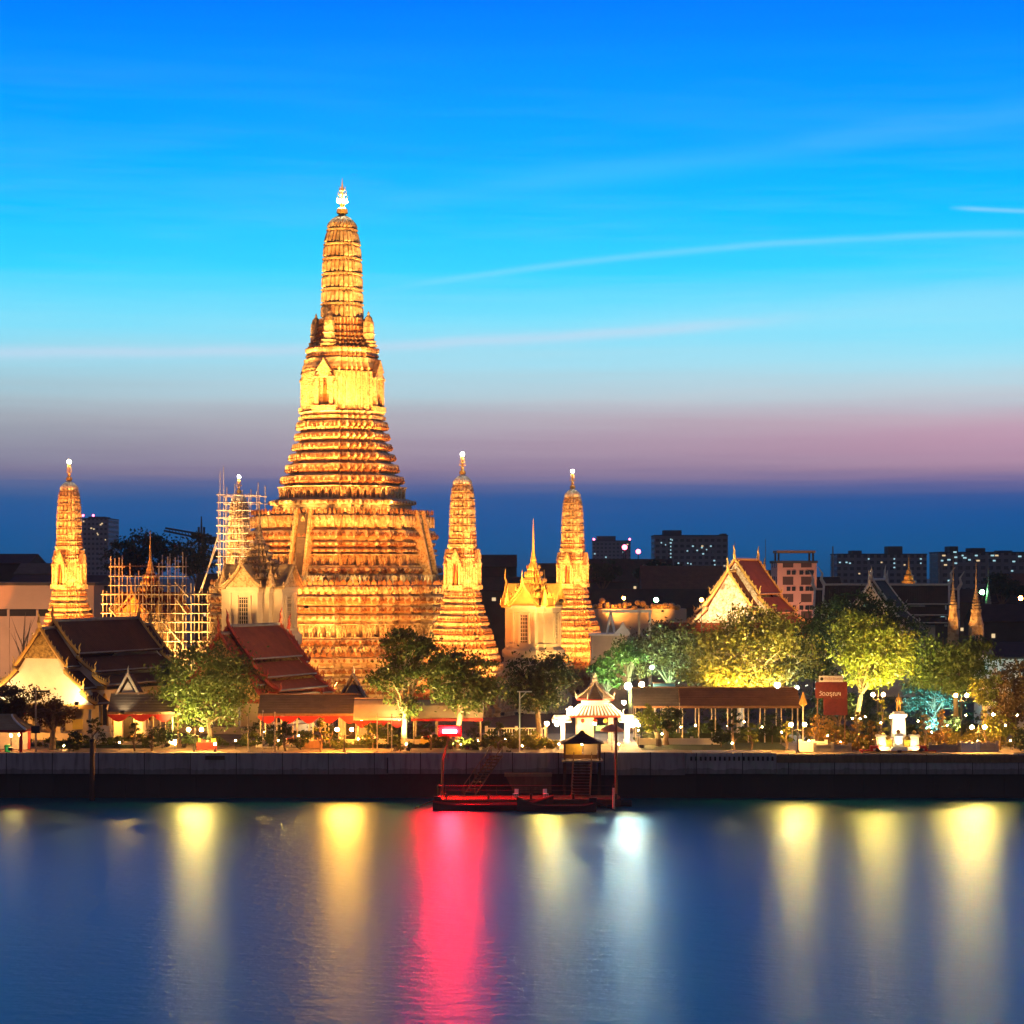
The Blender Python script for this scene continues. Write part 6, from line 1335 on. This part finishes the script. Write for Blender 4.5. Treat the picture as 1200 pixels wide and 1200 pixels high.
shed('dark stepped factory roof behind the beige warehouse', -40, 34, 649, 660, 520, M['tile_dark'], 20, name='factory'); shed('lower grey factory roof right of the dark stepped one', 16, 60, 660, 672, 480, M['tile_grey'], 14, name='factory')
shed('flat brown factory roof just above the beige warehouse', 8, 118, 674, 684, 430, M['tile_dark'], 14, name='factory'); shed('dark shed between the lone tower and the scaffolding', 96, 128, 680, 690, 440, M['tile_dark'], 10)
block('dark narrow building left of the scaffolding', 108, 124, 690, 400, FD, 10, name='townhouse'); shed('dark shed roof right of the scaffolded tower', 228, 262, 672, 690, 520, M['tile_dark'], 14)
for a in (('dark hipped roof between the great tower and its right corner tower', 563, 606, 650, 664, 560, 'tile_dark'), ('black shed roof behind the golden pavilion', 556, 640, 676, 692, 500, 'tile_dark'), ('dark roof between the golden pavilion and farthest tower', 626, 664, 660, 676, 540, 'tile_dark'),
          ('long dark warehouse roof right of the farthest corner tower', 680, 790, 655, 682, 640, 'tile_dark'), ('rust-dark roof under the large slab block', 752, 850, 663, 690, 560, 'tile_rust'), ('low black roof with the glowing roof before it', 690, 830, 690, 712, 470, 'tile_dark'),
          ('dark low roof left of the pink house', 890, 915, 668, 690, 520, 'tile_dark'), ('dark roof right of the pink house', 957, 990, 676, 700, 500, 'tile_dark'), ('black roof behind the lit spire shrines', 1085, 1180, 690, 706, 520, 'tile_dark'),
          ('dark house roof at the right edge below the orange lamp', 1150, 1230, 708, 728, 400, 'tile_dark'), ('brown rooftop below the skyline at the right', 1180, 1240, 672, 692, 560, 'tile_rust'), ('dark temple roof with white walls at the right edge', 1168, 1240, 752, 770, 310, 'tile_dark')):
    shed(*a[:6], M[a[6]], wallm=M['plaster'] if 'white walls' in a[0] else None, name='house')
gr = thing('glowing_roof', 'low ornate roof glowing orange behind the dark trees', 'roof', (PX(748, 430), 430, GZ)); zt = PZ(712, 430) - GZ
b = MB(); b.bz(0, 0, 0, zt - .2, 17, 5); b.build('wall', M['cream'], gr); b = MB(); [b.ball((-8 + i * .8 + R.uniform(-.3, .3), R.uniform(-2.5, -1), zt + R.uniform(-.1, .8) * (1.6 if i < 12 else .6)), R.uniform(.35, .7), 6, 4) for i in range(20)]; b.build('carved_ridge', M['goldrelief'], gr)
spot(gr, (-5, -5, zt - .5), (-3, 0, zt + .6), 2600, 120, (1, .36, .06)); spot(gr, (4, -5, zt - .5), (3, 0, zt + .3), 1300, 120, (1, .36, .06))
pw = thing('pale_outbuilding', 'pale flat-roofed outbuilding with a white door frame right of the farthest tower', 'building', (PX(722, 360), 360, GZ)); zt = PZ(745, 360) - GZ; MB().bz(-1, 3, 0, zt, 5.4, 6).build('wall', M['cream'], pw); MB().bz(-1, 3, zt, zt + .3, 6, 6.6).build('roof', M['white'], pw); b = MB(); b.prism([(-.3, zt + .3), (2.2, zt + .3), (1.4, zt + 1.4), (1.0, zt + 2.2), (.6, zt + 1.3)], -.2, .2); b.build('roof_ornament', M['white'], pw)
b = MB(); xr = lambda p: PX(p, 360) - PX(722, 360); zf = PZ(718, 360) - GZ; b.bz(xr(762), 1, 0, zf, .35, .35); b.bz((xr(706) + xr(764)) / 2, 1, zf, zf + .4, xr(764) - xr(706), .4); [b.tube([(xr(q), 1, zt), (xr(716), 1, zf)], .2, 5) for q in (711, 721)]; b.build('white_frame', M['white'], pw); MB().bz(xr(749), -.4, 0, zf, .3, .3).build('post', M['cream'], pw); spot(pw, (2, -9, 2), (1, 0, zt), 2600, 90, (1, .55, .25))
tc = thing('tower_crane', 'dark tower crane with a long jib over the left trees', 'crane', (PX(236, 900), 900, GZ)); zt = PZ(630, 900) - GZ; b = MB(); [b.tube([(x, y, 0), (x, y, zt + 4)], .3, 4) for x in (-1, 1) for y in (-1, 1)]; [b.tube([(-1, -1, zt * i / 14), (1, -1, zt * (i + 1) / 14)], .2, 4) for i in range(14)]; b.build('mast', M['iron'], tc)
b = MB(); [b.tube([(4, y, zt - 1.2), (-14, y, zt + 2.6)], .35, 4) for y in (-1, 1)]; b.tube([(4, 0, zt + .6), (-13.6, 0, zt + 3.6)], .35, 4); [b.tube([(4 - i * 1.2, -1, zt - 1.2 + i * .25), (3.4 - i * 1.2, 0, zt + .7 + i * .2)], .18, 4) for i in range(14)]; b.build('jib', M['iron'], tc); MB().bz(4.5, 0, zt - 2.6, zt + .4, 3, 2).build('counterweight', M['iron'], tc); b = MB(); b.tube([(0, 0, zt), (0, 0, zt + 8)], [.5, .2], 4); b.build('tower_head', M['iron'], tc)
# chimneys and thin masts on the skyline
for lb, p, Y, yt in (('thin grey mast beside the dark hall ridge', 976, 700, 640), ('thin dark mast among the right skyline blocks', 1100, 700, 648), ('slender pole left of the gold-gabled hall roof', 861, 420, 634), ('slender pole at the rear of the gold-gabled hall', 897, 440, 632), ('thin aerial over the scaffolded tower', 262, 425, 546), ('short aerial beside the other on the scaffolded tower', 258, 425, 552)):
    o = thing('mast', lb, 'mast', (PX(p, Y), Y, GZ)); z = PZ(yt, Y) - GZ; MB().tube([(0, 0, 0), (0, 0, z)], [.35 if Y > 500 else .16, .2 if Y > 500 else .05], 6).build('pole', M['stone'], o); MB().lathe([(-.1, .6), (.3, .6), (.32, .3)], 6).build('base', M['concrete'], o)

# evening haze over the river and the town
hm = bpy.data.materials.new('evening_haze'); hm.use_nodes = True; t = NT(hm.node_tree); t.n.clear()
pvn = t.new('ShaderNodeVolumePrincipled'); pvn.inputs['Color'].default_value = (.80, .88, 1, 1); pvn.inputs['Density'].default_value = HAZE; pvn.inputs['Anisotropy'].default_value = .2
t.l.new(pvn.outputs[0], t.new('ShaderNodeOutputMaterial').inputs['Volume'])
hzb = MB(); hzb.box((0, 990, 54), (5000, 2100, 112)); struct(hzb.build('haze', hm), 'stuff')
